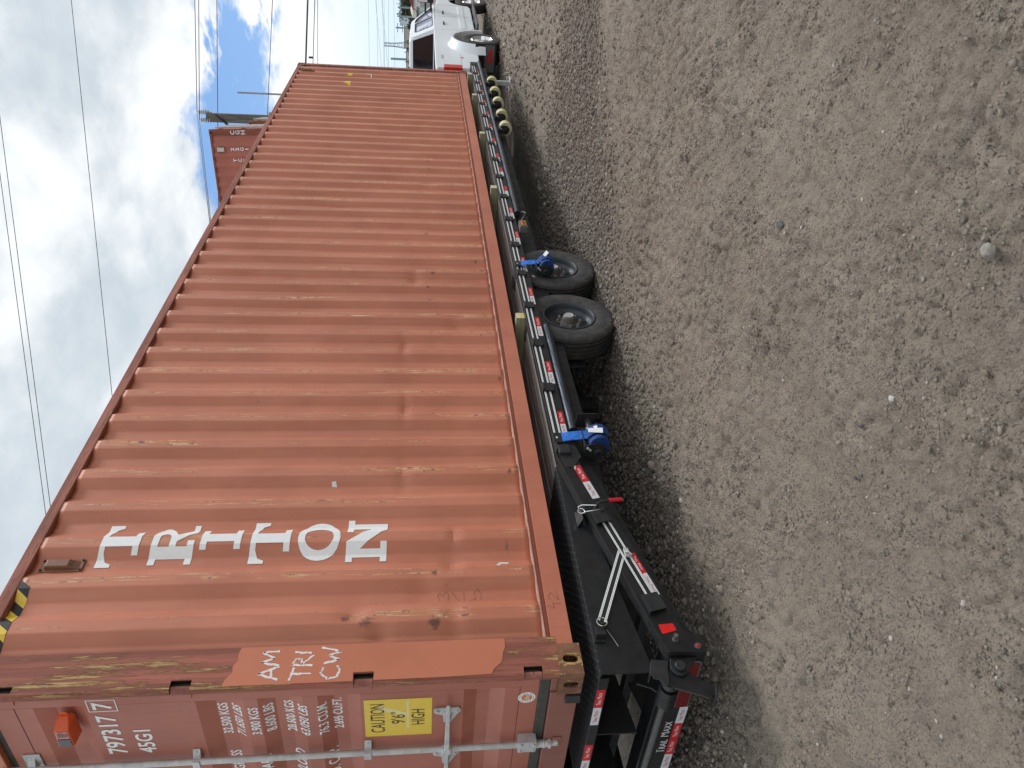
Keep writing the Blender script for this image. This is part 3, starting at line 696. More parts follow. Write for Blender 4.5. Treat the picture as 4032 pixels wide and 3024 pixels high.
# stickers at the far end of the wall
decal("yellow_sticker", rect(11.56, 11.64, 1.94, 2.02), YEL, ct, lambda u, v: (u, wall_y(u, v) - .003, v), [XE + k * PITCH + u for k in range(30, 34) for u in (0, .068, .14, .21)])
decal("yellow_sticker", ([(10.96, 1.93), (11.14, 1.93), (11.05, 2.06)], [(0, 1, 2)]), YEL, ct, lambda u, v: (u, wall_y(u, v) - .003, v), [XE + k * PITCH + u for k in range(28, 32) for u in (0, .068, .14, .21)])
V, F = text2d("U3", .12, .9); V = fitbox(V, 11.5, 11.75, 1.62, 1.72); decal("lettering", (V, F), WHITEL, ct, lambda u, v: (u, wall_y(u, v) - .003, v), [XE + k * PITCH + u for k in range(30, 34) for u in (0, .068, .14, .21)])

# ---- doors
HB = [(2.558, 2.478, 2.400, 2.340), (1.842, 1.762, 1.690, 1.625), (1.560, 1.485, 1.420, 1.352), (1.280, 1.208, 1.145, 1.080), (.577, .511, .446, .374)]
XF, XR = .032, .066
def dprof(z):
    for a, b, c, d in HB:
        if d < z < a:
            if z > b: return XF + (XR - XF) * (a - z) / (a - b)
            if z > c: return XR
            return XF + (XR - XF) * (z - d) / (c - d)
    return XF
cutdz = [z for h in HB for z in h]
def door(yA, yB, right):
    zt, zb = 2.742, .205
    mb = MB(); mb.box(XF, XF + .05, yA, yA + .086, zb, zt); mb.box(XF, XF + .05, yB - .086, yB, zb, zt)
    mb.box(XF + .0001, XF + .05, yA + .0862, yB - .0862, 2.640, zt); mb.box(XF + .0001, XF + .05, yA + .0862, yB - .0862, zb, .300)
    d = mb.build("door", DOORP, ct, .002)
    zs = [2.640] + [z for h in HB for z in h] + [.300]; ys = (yA + .0862, yB - .0862)
    P_ = [(dprof(z) + (.001 if z in (2.640, .300) else 0) + (.0008), z) for z in zs]
    # fill in exact break points of the profile
    Q = [(XF + .001, 2.640)]
    for a, b, c, e in HB: Q += [(XF + .001, a), (XR, b), (XR, c), (XF + .001, e)]
    Q += [(XF + .001, .300)]
    mb = MB(); n = len(Q); mb.add([(x, y, z) for y in ys for x, z in Q], [(i, i + 1, n + i + 1, n + i) for i in range(n - 1)]); mb.build("door_panel", DOORP, d, solid=.0015)
    mb = MB(); mb.box(XR + .002, XR + .004, yA + .09, yB - .09, zb + .01, zt - .01); mb.build("door_lining", SLOTM, d)
    mb = MB()
    for y0, y1 in ((yA - .012, yA - .0005), (yB + .0005, yB + .012)): mb.box(XF + .006, XF + .03, y0, y1, zb, zt)
    mb.box(XF - .006, XF + .03, yA, yB, zb - .052, zb - .0005); mb.box(XF + .004, XF + .03, yA, yB, zt + .0005, zt + .030)
    mb.build("gasket", RUBG, d, .004)
    mb = MB(); mb.box(XF - .0012, XF + .001, yA + .0862, yB - .0862, 2.6375, 2.6405); mb.box(XF - .0012, XF + .001, yA + .0862, yB - .0862, .2985, .3015); mb.build("weld_bead", M("weld_dark", (.10, .035, .025), .7), d)
    return d
DR = door(.050, 1.212, True); DL = door(1.226, 2.388, False)
mb = MB(); mb.box(.006, .075, .162, WID - .162, 2.775, 2.888); mb.build("door_header", PAINT, ct, .004)
mb = MB(); mb.box(.010, .075, .162, WID - .162, .008, .150); mb.box(.02, .08, .05, .1619, .1182, .152); mb.build("door_sill", paint_mat("sill_paint", (.28, .10, .07), spots=1.2), ct, .004)
mb = MB(); mb.hexa([(-.012, .165, .002), (.07, .165, .002), (.07, .225, -.004), (-.012, .225, -.004), (-.012, .165, .075), (.07, .165, .075), (.07, .225, .075), (-.012, .225, .075)]); mb.build("sill_recess", BLACKD, ct, .003)
# hinges
for h in HZ:
    mb = MB(); mb.cyl((.024, .030, h - .043), (.024, .030, h + .043), .0155, n=14); mb.box(.010, .038, .030, .0495, h - .04, h + .04)
    o = mb.build("hinge", RAILM, ct, smooth=True)
    mb = MB()
    for dz in (-.047, .041): mb.prism([(.024, .030), (.020, .052), (.034, .052), (.034, .085), (.0321, .085), (.0315, .045)], 'z', h + dz, h + dz + .006)
    mb.prism([(XF - .004, .052), (XF - .004, .105), (XF - .0005, .105), (XF - .0005, .052)], 'z', h - .035, h + .035)
    mb.build("hinge_leaf", DOORP, o)
# lock rods, brackets, handles
def lockrod(y, d, cam=True):
    x = XF - .033
    mb = MB(); mb.cyl((x, y, .115), (x, y, 2.80), .0165, n=18); o = mb.build("lock_rod", GALV, d, smooth=True)
    for z in (2.665, 1.893, 1.054):
        mb = MB(); mb.hexa([(XF - .006, y - .062, z - .018), (XF - .0005, y - .062, z - .018), (XF - .0005, y - .062, z + .018), (XF - .006, y - .062, z + .018), (x - .014, y + .022, z - .018), (XF - .0005, y + .030, z - .018), (XF - .0005, y + .030, z + .018), (x - .014, y + .022, z + .018)])
        if z > 2.5: mb.box(XF - .008, XF - .0005, y - .085, y + .075, z - .045, z + .035)
        else: mb.box(x - .022, x - .0168, y - .026, y + .030, z - .018, z + .018)
        mb.cyl((XF - .006, y - .048, z), (XF - .014, y - .048, z), .007, n=8)
        mb.build("rod_bracket", GALV, o, .002)
    # bottom housing and cam
    mb = MB(); mb.box(x - .024, XF - .0005, y - .052, y + .034, .190, .285)
    for a in (.205, .270): mb.cyl((x - .024, y - .036, a), (x - .032, y - .036, a), .008, n=8); mb.cyl((x - .0241, y + .02, a), (x - .032, y + .02, a), .005, n=8)
    mb.build("rod_housing", GALV, o, .006)
    mb = MB(); mb.cyl((x, y, .178), (x, y, .190), .021, n=16); mb.cyl((x, y, .125), (x, y, .178), .0195, n=16); mb.cyl((x, y, .150), (x, y, .144), .024, n=16)
    mb.prism([(x - .024, y - .022), (x + .02, y - .022), (x + .02, y + .012), (x + .004, y + .02), (x - .024, y + .012)], 'z', .110, .125)
    mb.box(x - .012, x + .010, y - .014, y + .010, .072, .110); mb.prism([(x - .020, y - .020), (x - .012, y - .028), (x + .018, y - .024), (x + .018, y - .012)], 'z', .074, .098)
    mb.build("cam", GALV, o, .003)
    mb = MB(); mb.box(x + .002, .0099, y - .042, y + .036, .056, .104); mb.build("cam_keeper", RAILM, o, .008)
    return x
def handle(y, z, d):
    x = XF - .033
    mb = MB(); mb.box(x - .026, x + .006, y - .030, y + .022, z - .026, z + .026); o = mb.build("handle_clamp", GALV, d, .007)
    mb = MB(); mb.hexa([(x - .030, y - .025, z - .014), (x - .018, y - .025, z - .014), (x - .018, y - .025, z + .014), (x - .030, y - .025, z + .014), (x - .022, y - .40, z - .010), (x - .012, y - .40, z - .010), (x - .012, y - .40, z + .008), (x - .022, y - .40, z + .008)])
    mb.build("handle", GALV, o, .003)
    mb = MB()
    P_ = arc(0, 0, .026, .026, 90, 270, 8)
    mb.prism([(a + y - .0, b) for a, b in [(0, 0)]] * 0 + [(y - .255 + p[1] * 1.0, z - .052 + p[0] * 1.0) for p in []] if 0 else [(y - .310, z - .045), (y - .300, z - .060), (y - .280, z - .060), (y - .270, z - .045), (y - .270, z + .045), (y - .280, z + .060), (y - .245, z + .060), (y - .232, z + .045), (y - .228, z + .02), (y - .19, z + .012), (y - .19, z - .012), (y - .245, z - .016), (y - .25, z - .045), (y - .262, z - .066), (y - .300, z - .066)][::-1], 'x', XF - .010, XF - .0005) if 0 else None
    mb.prism([(y - .318, z - .058), (y - .306, z - .066), (y - .290, z - .066), (y - .274, z - .052), (y - .20, z - .018), (y - .20, z + .018), (y - .262, z + .022), (y - .274, z + .056), (y - .286, z + .068), (y - .306, z + .068), (y - .318, z + .058)], 'x', XF - .012, XF - .0005)
    mb.cyl((XF - .012, y - .298, z + .050), (XF - .019, y - .298, z + .050), .009, n=8); mb.cyl((XF - .012, y - .298, z - .050), (XF - .019, y - .298, z - .050), .007, n=8)
    mb.hexa([(XF - .044, y - .285, z - .012), (XF - .012, y - .290, z - .020), (XF - .012, y - .290, z - .012), (XF - .044, y - .285, z - .006), (XF - .044, y - .255, z - .012), (XF - .012, y - .250, z - .020), (XF - .012, y - .250, z - .012), (XF - .044, y - .255, z - .006)])
    mb.build("handle_catch", GALV, o, .003)
for y, d in ((.588, DR), (.965, DR), (1.46, DL), (1.86, DL)):
    lockrod(y, d)
handle(.588, .655, DR); handle(.965, .655, DR)
# stickers, print and tracker on the right door (u runs to the reader's right, so y = -u)
df = lambda o_=.0016: (lambda u, v: (dprof(v) - o_, -u, v))
stk = decal("caution_sticker", rect(-.498, -.187, .732, 1.064), YEL, DR, lambda u, v: (XF - .0014, -u, v))
for s, z0, z1, wd in (("CAUTION", .965, 1.035, .24), ("9'6\"", .865, .935, .10), ("HIGH", .768, .834, .13)):
    V, F = text2d(s, 1, .6); c = -.343; V = fitbox(V, c - wd / 2, c + wd / 2, z0, z1); decal("sticker_print", (V, F), BLK, stk, lambda u, v: (XF - .0022, -u, v))
decal("sticker_wear", ([(-.33, .86), (-.30, .86), (-.24, .99), (-.27, 1.0)], [(0, 1, 2, 3)]), YELW, stk, lambda u, v: (XF - .0019, -u, v))
decal("sticker_wear", rect(-.44, -.20, .845, .857), YELW, stk, lambda u, v: (XF - .0019, -u, v))
def dtext(s, u0, u1, z0, z1, shear=0., par=DR, sx=.7):
    V, F = text2d(s, 1, sx, shear, .018); V = fitbox(V, u0, u1, z0, z1); return decal("lettering", (V, F), WHITEL, par, df(), (), cutdz)
dtext("797317", -.535, -.215, 2.215, 2.305); dtext("7", -.168, -.110, 2.215, 2.300)
mb = MB()
for a, b, c, d in ((.094, .184, 2.192, 2.196), (.094, .184, 2.318, 2.322), (.094, .098, 2.1962, 2.3178), (.180, .184, 2.1962, 2.3178)): mb.box(XF - .0018, XF - .0003, a, b, c, d)
mb.build("lettering_frame", WHITEL, DR)
dtext("45G1", -.540, -.345, 2.080, 2.160)
for s, z, sh in (("32.500 KGS", 1.735, 0), ("71.650 LBS", 1.668, .12), ("3.900 KGS", 1.588, 0), ("8.600 LBS", 1.520, .12), ("28.600 KGS", 1.425, 0), ("63.050 LBS", 1.357, .12), ("76.3 CU.M.", 1.265, 0), ("2.695 CU.FT.", 1.195, .12)):
    w_ = .255 if len(s) > 9 else .225; dtext(s, -.205 - w_, -.205, z - .024, z + .024, sh)
for s, z, w_ in (("MAX. GROSS", 1.722, .34), ("TARE", 1.57, .18), ("PAYLOAD", 1.40, .30), ("CU. CAP.", 1.235, .30)):
    dtext(s, -.605 - w_, -.545 - .04 if 0 else -.612, z - .028, z + .028)
# round inspection seal
P_ = arc(-.222, .262, .044, .044, 0, 345, 23)
o = decal("round_seal", ([p for p in P_], [tuple(range(24))]), WHITEL, DR, lambda u, v: (XF - .0014, -u, v))
V, F = outline2d([arc(-.222, .262, .028, .028, 0, 345, 23)]); decal("seal_print", (V, F), flat("orange_print", (.60, .24, .08)), o, lambda u, v: (XF - .0018, -u, v))
V, F = text2d("chc", 1, .9); V = fitbox(V, -.222 - .025, -.222 + .025, .248, .274); decal("seal_print", (V, F), WHITEL, o, lambda u, v: (XF - .0022, -u, v))
ringV = []; 
for i in range(30):
    if i % 5 == 4: continue
    a = 2 * math.pi * i / 30; V, F = rect(-.222 + .036 * math.cos(a) - .002, -.222 + .036 * math.cos(a) + .002, .262 + .036 * math.sin(a) - .003, .262 + .036 * math.sin(a) + .003); decal("seal_print", (V, F), flat("grey_print", (.2, .2, .2)) if i == 0 else bpy.data.materials["grey_print"], o, lambda u, v: (XF - .0018, -u, v))
# orange tracking unit hung on the door: a thing of its own
tr = thing("tracker_box", (0, .34, G + 2.40), "orange plastic tracking unit with a dark solar panel fixed on the container door", "tracker")
def tb(y, z): return (y, z)
mb = MB(); xo, xi = -.075, XF + .020
# side outline seen from behind: tapering lug at the right, square at the left (y grows to the left)
poly = [(.205, 2.400), (.222, 2.372), (.262, 2.352), (.480, 2.352), (.480, 2.470), (.262, 2.470), (.222, 2.440)]
mb.hexa([(xo + .01, .275, 2.365), (xi, .265, 2.352), (xi, .265, 2.470), (xo + .01, .275, 2.457), (xo, .480, 2.362), (xi, .485, 2.352), (xi, .485, 2.470), (xo, .480, 2.460)])
mb.hexa([(xi - .03, .232, 2.385), (xi, .232, 2.372), (xi, .232, 2.450), (xi - .03, .232, 2.437), (xo + .01, .2745, 2.365), (xi, .2645, 2.352), (xi, .2645, 2.470), (xo + .01, .2745, 2.457)])
mb.prism([(.190, 2.411), (.196, 2.392), (.2315, 2.380), (.2315, 2.442), (.196, 2.430)], 'x', xi - .022, xi - .012)
mb.build("housing", ORANGE, tr, .004)
mb = MB(); mb.hexa([(xo - .002, .385, 2.372), (xo + .003, .385, 2.372), (xo + .003, .385, 2.450), (xo - .002, .385, 2.450), (xo - .006, .470, 2.371), (xo - .001, .470, 2.371), (xo - .001, .470, 2.451), (xo - .006, .470, 2.451)]); mb.build("solar_panel", flat("solar_dark", (.045, .055, .07), .25), tr)
mb = MB(); mb.hexa([(xo + .003, .295, 2.374), (xo + .006, .295, 2.374), (xo + .006, .295, 2.448), (xo + .003, .295, 2.448), (xo - .003, .370, 2.373), (xo + .001, .370, 2.373), (xo + .001, .370, 2.449), (xo - .003, .370, 2.449)]); lb = mb.build("info_label", flat("pink_label", (.70, .34, .30), .5), tr)
mb = MB()
for i in range(7):
    z = 2.380 + i * .0095; a = random.uniform(.300, .315); b = random.uniform(.350, .366); mb.hexa([(xo - .0005, a, z), (xo + .004, a, z), (xo + .004, a, z + .004), (xo - .0005, a, z + .004), (xo - .0042, b, z), (xo, b, z), (xo, b, z + .004), (xo - .0042, b, z + .004)])
mb.build("label_print", flat("label_grey", (.12, .08, .08)), lb)
tr.scale = (.62, .60, .70); tr.location = (.008, .258, G + 2.425)

# ================================================================== FLATBED TRAILER
TW = 2.438
tl = thing("flatbed_trailer", (6, TW / 2, 0), "black steel gooseneck flatbed trailer carrying the long container, with tape and straps along its edge", "trailer")
mir = lambda y: TW - y
def mbox(mb, x0, x1, y0, y1, z0, z1, far):
    if far: y0, y1 = mir(y1), mir(y0)
    mb.box(x0, x1, y0, y1, z0, z1)
POCK = [1.602, 2.279, 2.889, 3.496, 4.098, 4.712, 5.345, 5.975, 6.603, 7.211, 7.843, 8.456, 9.078, 9.721, 10.359, 10.980, 11.610, 12.235]
# deck planks
y = -.024; i = 0; plank0 = None
while y < TW - .02:
    wd = .186 if y + .19 < TW else TW + .02 - y
    mb = MB(); dz_ = random.uniform(-.002, .002)
    mb.box(1.505, 12.20, y, y + wd - .006, -.128, -.089 + dz_); mb.build("deck_plank", DECK, tl, .003); y += wd
for far in (0, 1):
    mb = MB(); mbox(mb, 1.50, 12.40, -.088, -.030, -.192, -.070, far); sr = mb.build("side_rail", BLACK, tl, .004)
    mb = MB()
    for p in POCK: mbox(mb, p - .030, p + .030, -.1085, -.0882, -.160, -.0725, far)
    if far: tag(mb.build("stake_pocket", BLACK, tl), kind='stuff')
    else:
        base = None
        for p in POCK:
            q = MB(); q.prism([(-.048, -.0725), (.048, -.0725), (.048, -.150), (.035, -.160), (-.035, -.160), (-.048, -.150)], 'y', -.1085, -.0882)
            q.box(-.040, .040, -.120, -.1087, -.088, -.074)
            if base is None: base = q.build("stake_pocket", BLACKD, tl, .002); base.location.x += p
            else: cp(base, tl, (p - POCK[0], 0, 0))
    # round-shouldered winch track hung below the rail
    for a, b in ((1.80, 3.18), (5.55, 12.52)):
        mb = MB(); c = (-.078, -.222)
        poly = [(-.030, -.196), (-.060, -.196)] + [(-.078 + .030 * math.cos(R(t)), -.226 + .030 * math.sin(R(t))) for t in range(90, 271, 20)] + [(-.050, -.256), (-.030, -.250)]
        if far: poly = [(mir(u), v) for u, v in poly]
        mb.prism(poly, 'x', a, b); mb.build("winch_track", STEELB, tl, .002, smooth=True)
    # frame beam under the deck
    yb = .62 if not far else mir(.62)
    mb = MB(); mb.box(1.3, 12.6, yb - .065, yb + .065, -.560, -.545); mb.box(1.3, 12.6, yb - .006, yb + .006, -.5448, -.2052); mb.box(1.3, 12.6, yb - .065, yb + .065, -.205, -.192)
    mb.build("frame_beam", BLACKU, tl)
    mb = MB(); poly = [(1.30, -.192), (1.30, -.56), (1.1, -.56), (.13, -.595), (.13, -.44), (.60, -.33)]
    mb.prism(poly, 'y', yb - .006, yb + .006); mb.build("frame_beam", BLACKU, tl)
    # outer edge member, its lower edge shows below the track
    mb = MB(); y0, y1 = (.02, .03) if not far else (mir(.03), mir(.02)); mb.box(1.35, 12.5, y0, y1, -.352, -.193); mb.box(1.35, 12.5, min(y0, y1) , max(y0, y1) + .04, -.358, -.3522); mb.build("edge_beam", BLACKU, tl)
mb = MB(); k = 0
while k < 26: x = 1.7 + k * .41; mb.box(x, x + .05, -.028, TW + .028, -.190, -.1285); k += 1
tag(mb.build("cross_member", BLACKU, tl), kind='stuff')
mb = MB(); mb.box(12.4005, 12.50, -.088, TW + .088, -.26, -.072); mb.build("front_rail", BLACKD, tl, .004)
mb = MB(); mb.prism([(12.20, -.089), (12.40, -.089), (12.40, .045)], 'y', .06, .07); mb.build("front_gusset", GALV, tl)
# gooseneck
for yy in (.86, 1.52):
    mb = MB(); mb.prism([(12.5005, -.55), (12.95, -.55), (13.05, .50), (14.6, .50), (14.6, .72), (12.86, .72), (12.72, -.07), (12.5005, -.07)], 'y', yy - .05, yy + .05); mb.build("gooseneck_beam", BLACKD, tl, .004)
mb = MB(); mb.box(14.35, 14.6, .9105, 1.4695, .50, .70); mb.cyl((14.47, 1.19, .50), (14.47, 1.19, .05), .05); mb.build("coupler", BLACKD, tl)
# landing legs
for (x, yy) in ((12.62, .28), (12.62, 2.14)):
    mb = MB(); mb.box(x - .05, x + .05, yy - .05, yy + .05, -.55, -.12); mb.box(x - .12, x + .12, yy + .0505, 1.219, -.30, -.22) if yy < 1 else None; lg = mb.build("landing_leg", BLACKD, tl, .004)
    mb = MB(); mb.box(x - .038, x + .038, yy - .038, yy + .038, -.815, -.5505); mb.build("inner_post", GALV, lg, .003)
    mb = MB(); mb.box(x - .13, x + .13, yy - .11, yy + .11, -.845, -.8155); mb.build("foot_plate", GALV, lg, .003)
# reflective tape pieces with the maker's lettering
def tapepiece(c0, ux, uz, L_, hh, parent, colr, yf, txt=True, up=False, nrm='y'):
    # strip of length L_ starting at c0=(x,z) running along (ux,uz)
    if nrm == 'y': fn = lambda o_: (lambda u, v: (c0[0] + u * ux - v * uz, yf - o_, c0[1] + u * uz + v * ux))
    else: fn = lambda o_: (lambda u, v: (yf - o_, c0[0] - u, c0[1] + v))
    o = decal("reflective_tape", rect(0, L_, -hh, hh), REDT if colr else WHT, parent, fn(0))
    if txt:
        V, F = TXT; Vs = fitbox(V, L_ * .16, L_ * .84, -hh * .52, hh * .58)
        if up: Vs = [(L_ - a, -b) for a, b in Vs]
        decal("tape_print", (Vs, F), WHITEL if colr else REDT, o, fn(.0006))
    return o
def trail_text():
    A = text2d("T", 1.35, .55); B = text2d("RAIL", 1.0, .58); C_ = text2d("M", 1.35, .58); D = text2d("AXX", 1.0, .58); V = []; F = []; x = 0
    for (v, f), gap_ in ((A, .02), (B, .34), (C_, .03), (D, 0)):
        a = np.array(v); lo, hi = a[:, 0].min(), a[:, 0].max(); o = len(V); V += [(p[0] - lo + x, p[1] + (x * .04)) for p in v]; F += [tuple(i + o for i in q) for q in f]; x += hi - lo + .05 + gap_
    return V, F
TXT = trail_text()
TAPES = [2.49, 3.16, 3.68, 4.30, 4.895, 5.53, 6.17, 6.80, 7.32, 7.95, 8.58, 9.185, 9.80, 10.42, 11.045, 11.665, 12.1]
for k, x in enumerate([1.883] + TAPES[:-1]):
    n = x < 6
    h_ = .0185
    if x < 2: tapepiece((1.762, -.161), 1, 0, .10, h_, tl, False, -.0889, n); tapepiece((1.864, -.161), 1, 0, .14, h_, tl, True, -.0889, n)
    else: tapepiece((x - .148, -.161), 1, 0, .148, h_, tl, False, -.0889, n); tapepiece((x + .001, -.161), 1, 0, .148, h_, tl, True, -.0889, n)
# ---- sloping tail (dovetail)
for far in (0, 1):
    Yf = (lambda a, b: (a, b)) if not far else (lambda a, b: (mir(b), mir(a)))
    top = [(1.4995, -.070), (1.055, -.162), (.029, -.408)]
    bot = [(.026, -.601), (.080, -.604), (.115, -.585), (.150, -.516), (.523, -.440), (.990, -.320), (1.4995, -.195)]
    mb = MB(); mb.prism(top + bot, 'y', *Yf(-.100, -.090)); tr_ = mb.build("tail_rail", BLACK, tl, .002)
    mb = MB(); tp2 = [(x, z) for x, z in top] + [(x, z - .010) for x, z in top[::-1]]
    mb.prism(tp2, 'y', *Yf(-.0895, -.058)); mb.prism([(x, z - .003) for x, z in top] + [(x, z - .012) for x, z in top[::-1]], 'y', *Yf(-.052, -.022)); mb.build("rail_flange", BLACKD, tr_, .002)
    mb = MB(); mb.prism(top[:1] + [(1.055, -.175), (.12, -.40), (.12, -.595), (1.4995, -.30)], 'y', *Yf(-.022, -.012)); mb.build("rail_web", BLACKU, tr_)
    if far: continue
    # weld plate at the knee
    mb = MB(); mb.prism([(1.58, -.075), (1.66, -.20), (1.50, -.225), (1.40, -.16), (1.40, -.12)], 'y', -.1045, -.1002); mb.build("knee_plate", BLACKD, tr_, .001)
sl = Vector((-1, 0, -.243)).normalized()
ux, uz = -sl.x, -sl.z      # towards the front, rising
# tapes on the slope
tapepiece((1.118, -.2525), ux, uz, .152, .0235, tl, False, -.1008, True); tapepiece((1.2665, -.2165), ux, uz, .154, .0235, tl, True, -.1008, True)
decal("reflective_tape", ([(1.375, -.168), (1.418, -.158), (1.418, -.178)], [(0, 1, 2)]), WHT, tl, lambda u, v: (u, -.1014, v))
tapepiece((.381, -.4425), ux, uz, .152, .014, tl, False, -.1008, True, True); tapepiece((.5295, -.407), ux, uz, .150, .014, tl, True, -.1008, True, True)
P_ = []
for cx, cz, a0 in ((.1855, -.4055, 30), (.1435, -.4105, 120), (.160, -.474, 210), (.190, -.468, 300)): P_ += arc(cx, cz, .008, .008, a0, a0 + 90, 4)
V, F = outline2d([P_[::-1]]); decal("reflector", (V, F), REFL, tl, lambda u, v: (u, -.1012, v))
mb = MB(); mb.cyl((.100, -.1, -.462), (.100, -.136, -.458), .011, n=12); mb.cyl((.100, -.1001, -.462), (.100, -.112, -.462), .017, .013, n=12); mb.build("pin", HUBM, tl, smooth=True)
mb = MB(); mb.cyl((.057, -.1001, -.563), (.057, -.106, -.563), .017, n=16); a = mb.build("side_lamp", GREYR, tl); mb = MB(); mb.cyl((.057, -.1062, -.563), (.057, -.112, -.563), .009, .007, n=12); mb.build("lens", LAMPB, a)
for cx, cz in ((.950, -.240), (.318, -.398)):      # raised strap pockets on the slope
    mb = MB()
    d = Vector((ux, 0, uz)); nn = Vector((-uz, 0, ux)); c = Vector((cx, 0, cz))
    pr = [c + d * a + nn * b for a, b in ((-.055, -.045), (.055, -.045), (.055, .036), (-.055, .036))]
    mb.prism([(p.x, p.z) for p in pr], 'y', -.126, -.118)
    for b0, b1 in ((.036, .042), (-.051, -.045)):
        pr = [c + d * a + nn * b for a, b in ((-.055, b0), (.055, b0), (.055, b1), (-.055, b1))]; mb.prism([(p.x, p.z) for p in pr], 'y', -.126, -.1002)
    mb.build("strap_pocket", BLACKD, tl, .002)
# ---- fold-over ramps with diamond plate
def diamond_mat():
    m, t, b = newmat("diamond_plate"); v = objco(t)
    rot = N(t, 'ShaderNodeMapping'); rot.inputs['Rotation'].default_value = (0, 0, R(45)); rot.inputs['Scale'].default_value = (26, 26, 26); L(t, v, rot.inputs[0])
    s = N(t, 'ShaderNodeSeparateXYZ'); L(t, rot.outputs[0], s.inputs[0])
    def bar(a, b_):
        u = MATH(t, 'SUBTRACT', MATH(t, 'FRACT', a), .5); w_ = MATH(t, 'SUBTRACT', MATH(t, 'FRACT', b_), .5)
        return SMOOTH(t, MATH(t, 'ADD', MATH(t, 'MULTIPLY', MATH(t, 'ABSOLUTE', u), 2.2), MATH(t, 'MULTIPLY', MATH(t, 'ABSOLUTE', w_), 7)), 1.0, .55)
    par = MATH(t, 'MODULO', MATH(t, 'ADD', MATH(t, 'FLOOR', s.outputs[0]), MATH(t, 'FLOOR', s.outputs[1])), 2)
    h = MATH(t, 'ADD', MATH(t, 'MULTIPLY', bar(s.outputs[0], s.outputs[1]), MATH(t, 'ABSOLUTE', par)), MATH(t, 'MULTIPLY', bar(s.outputs[1], s.outputs[0]), MATH(t, 'SUBTRACT', 1.0, MATH(t, 'ABSOLUTE', par))))
    L(t, MIX(t, h, (.020, .021, .023), (.075, .077, .08)), b.inputs['Base Color']); b.inputs['Roughness'].default_value = .42; BUMP(t, b, h, .9, .004); return m
DIA = diamond_mat()
def ramp(y0, y1):
    mb = MB(); mb.box(-.030, 1.495, y0, y1, -.075, -.066); r = mb.build("ramp", DIA, tl, .002)
    for yy in (y0 + .0005, (y0 + y1) / 2, y1 - .0095):
        mb = MB(); mb.prism([(1.485, -.0755), (1.485, -.085), (1.40, -.105), (.85, -.22), (-.028, -.335), (-.028, -.0755)], 'y', yy, yy + .009); mb.build("ramp_side", BLACK, r, .002)
    mb = MB(); mb.box(-.036, -.0305, y0 + .03, y1 - .03, -.116, -.0655); mb.box(-.0304, -.005, y0 + .03, y1 - .03, -.116, -.110); mb.build("ramp_end", BLACK, r, .002)
    mb = MB()
    for i in range(4): mb.box(.18 + .34 * i, .22 + .34 * i, y0 + .01, y1 - .01, -.125, -.0755)
    tag(mb.build("ramp_rib", BLACKU, r), kind='stuff')
    return r
r1 = ramp(-.030, 1.000); r2 = ramp(1.438, 2.468)
for yy in (.083, .562, 1.55, 2.03):
    tapepiece((yy + .1505, -.0885), 1, 0, .149, .021, tl, True, -.0368, True, nrm='x'); tapepiece((yy + .300, -.0885), 1, 0, .149, .021, tl, False, -.0368, True, nrm='x')
# ramp pivot with split ring, bracket and pin wire
mb = MB(); mb.box(.150, .285, -.040, -.0305, -.128, -.070); mb.box(.165, .215, -.075, -.0402, -.130, -.080); pv = mb.build("pivot_plate", BLACKD, tl, .002)
mb = MB(); mb.cyl((.230, -.0402, -.118), (.230, -.088, -.118), .014, n=14); mb.build("pivot_pin", BLACKD, pv, smooth=True)
mb = MB(); mb.tube([(.230 + .026 * math.cos(a), -.090, -.118 + .026 * math.sin(a)) for a in [2 * math.pi * i / 24 for i in range(24)]], .0028, 8, True); mb.build("split_ring", CHROME, pv, smooth=True)
mb = MB(); mb.tube([(.215, -.045, -.145), (.17, -.044, -.165), (.115, -.044, -.185)], .0015, 6); mb.build("pin_wire", GALV, pv)
# over-centre latch with a red grip
mb = MB(); mb.hexa([(.945, -.038, -.118), (1.065, -.038, -.118), (1.065, -.0305, -.118), (.945, -.0305, -.118), (.965, -.085, -.150), (1.045, -.085, -.150), (1.045, -.0305, -.135), (.965, -.0305, -.135)])
mb.hexa([(.955, -.04, -.175), (1.055, -.04, -.175), (1.055, -.0305, -.175), (.955, -.0305, -.175), (.965, -.085, -.150), (1.045, -.085, -.150), (1.045, -.0305, -.151), (.965, -.0305, -.151)])
la = mb.build("latch_bracket", BLACKU, tl, .003)
lt = []
mb = MB(); mb.tube([(1.020, -.092, -.135), (1.040, -.108, -.128), (1.042, -.120, -.150), (1.03, -.128, -.235)], .0035, 8); mb.tube([(1.000, -.092, -.140), (.985, -.108, -.140), (.985, -.122, -.170), (.992, -.128, -.245)], .0035, 8)
mb.tube([(1.022, -.098, -.126), (1.000, -.100, -.126), (.985, -.104, -.140), (.990, -.104, -.160), (1.008, -.102, -.165), (1.03, -.10, -.155), (1.035, -.098, -.138)], .0042, 8, True)
mb.build("latch_hook", CHROME, la, smooth=True)
mb = MB(); mb.box(.975, 1.045, -.108, -.1005, -.285, -.225); mb.cyl((.985, -.112, -.262), (.985, -.142, -.262), .009, n=10); mb.cyl((1.03, -.112, -.240), (1.03, -.142, -.240), .009, n=10)
mb.tube([(1.03, -.138, -.238), (1.045, -.139, -.262), (1.05, -.139, -.290), (1.058, -.139, -.315)], [.007, .008, .009, .009], 8); mb.build("latch_lever", BLACKD, la, .001, smooth=True)
mb = MB(); mb.tube([(1.058, -.139, -.312), (1.061, -.139, -.35), (1.064, -.139, -.392)], [.0125, .0125, .0115], 12); mb.build("latch_grip", REDT, la, smooth=True)
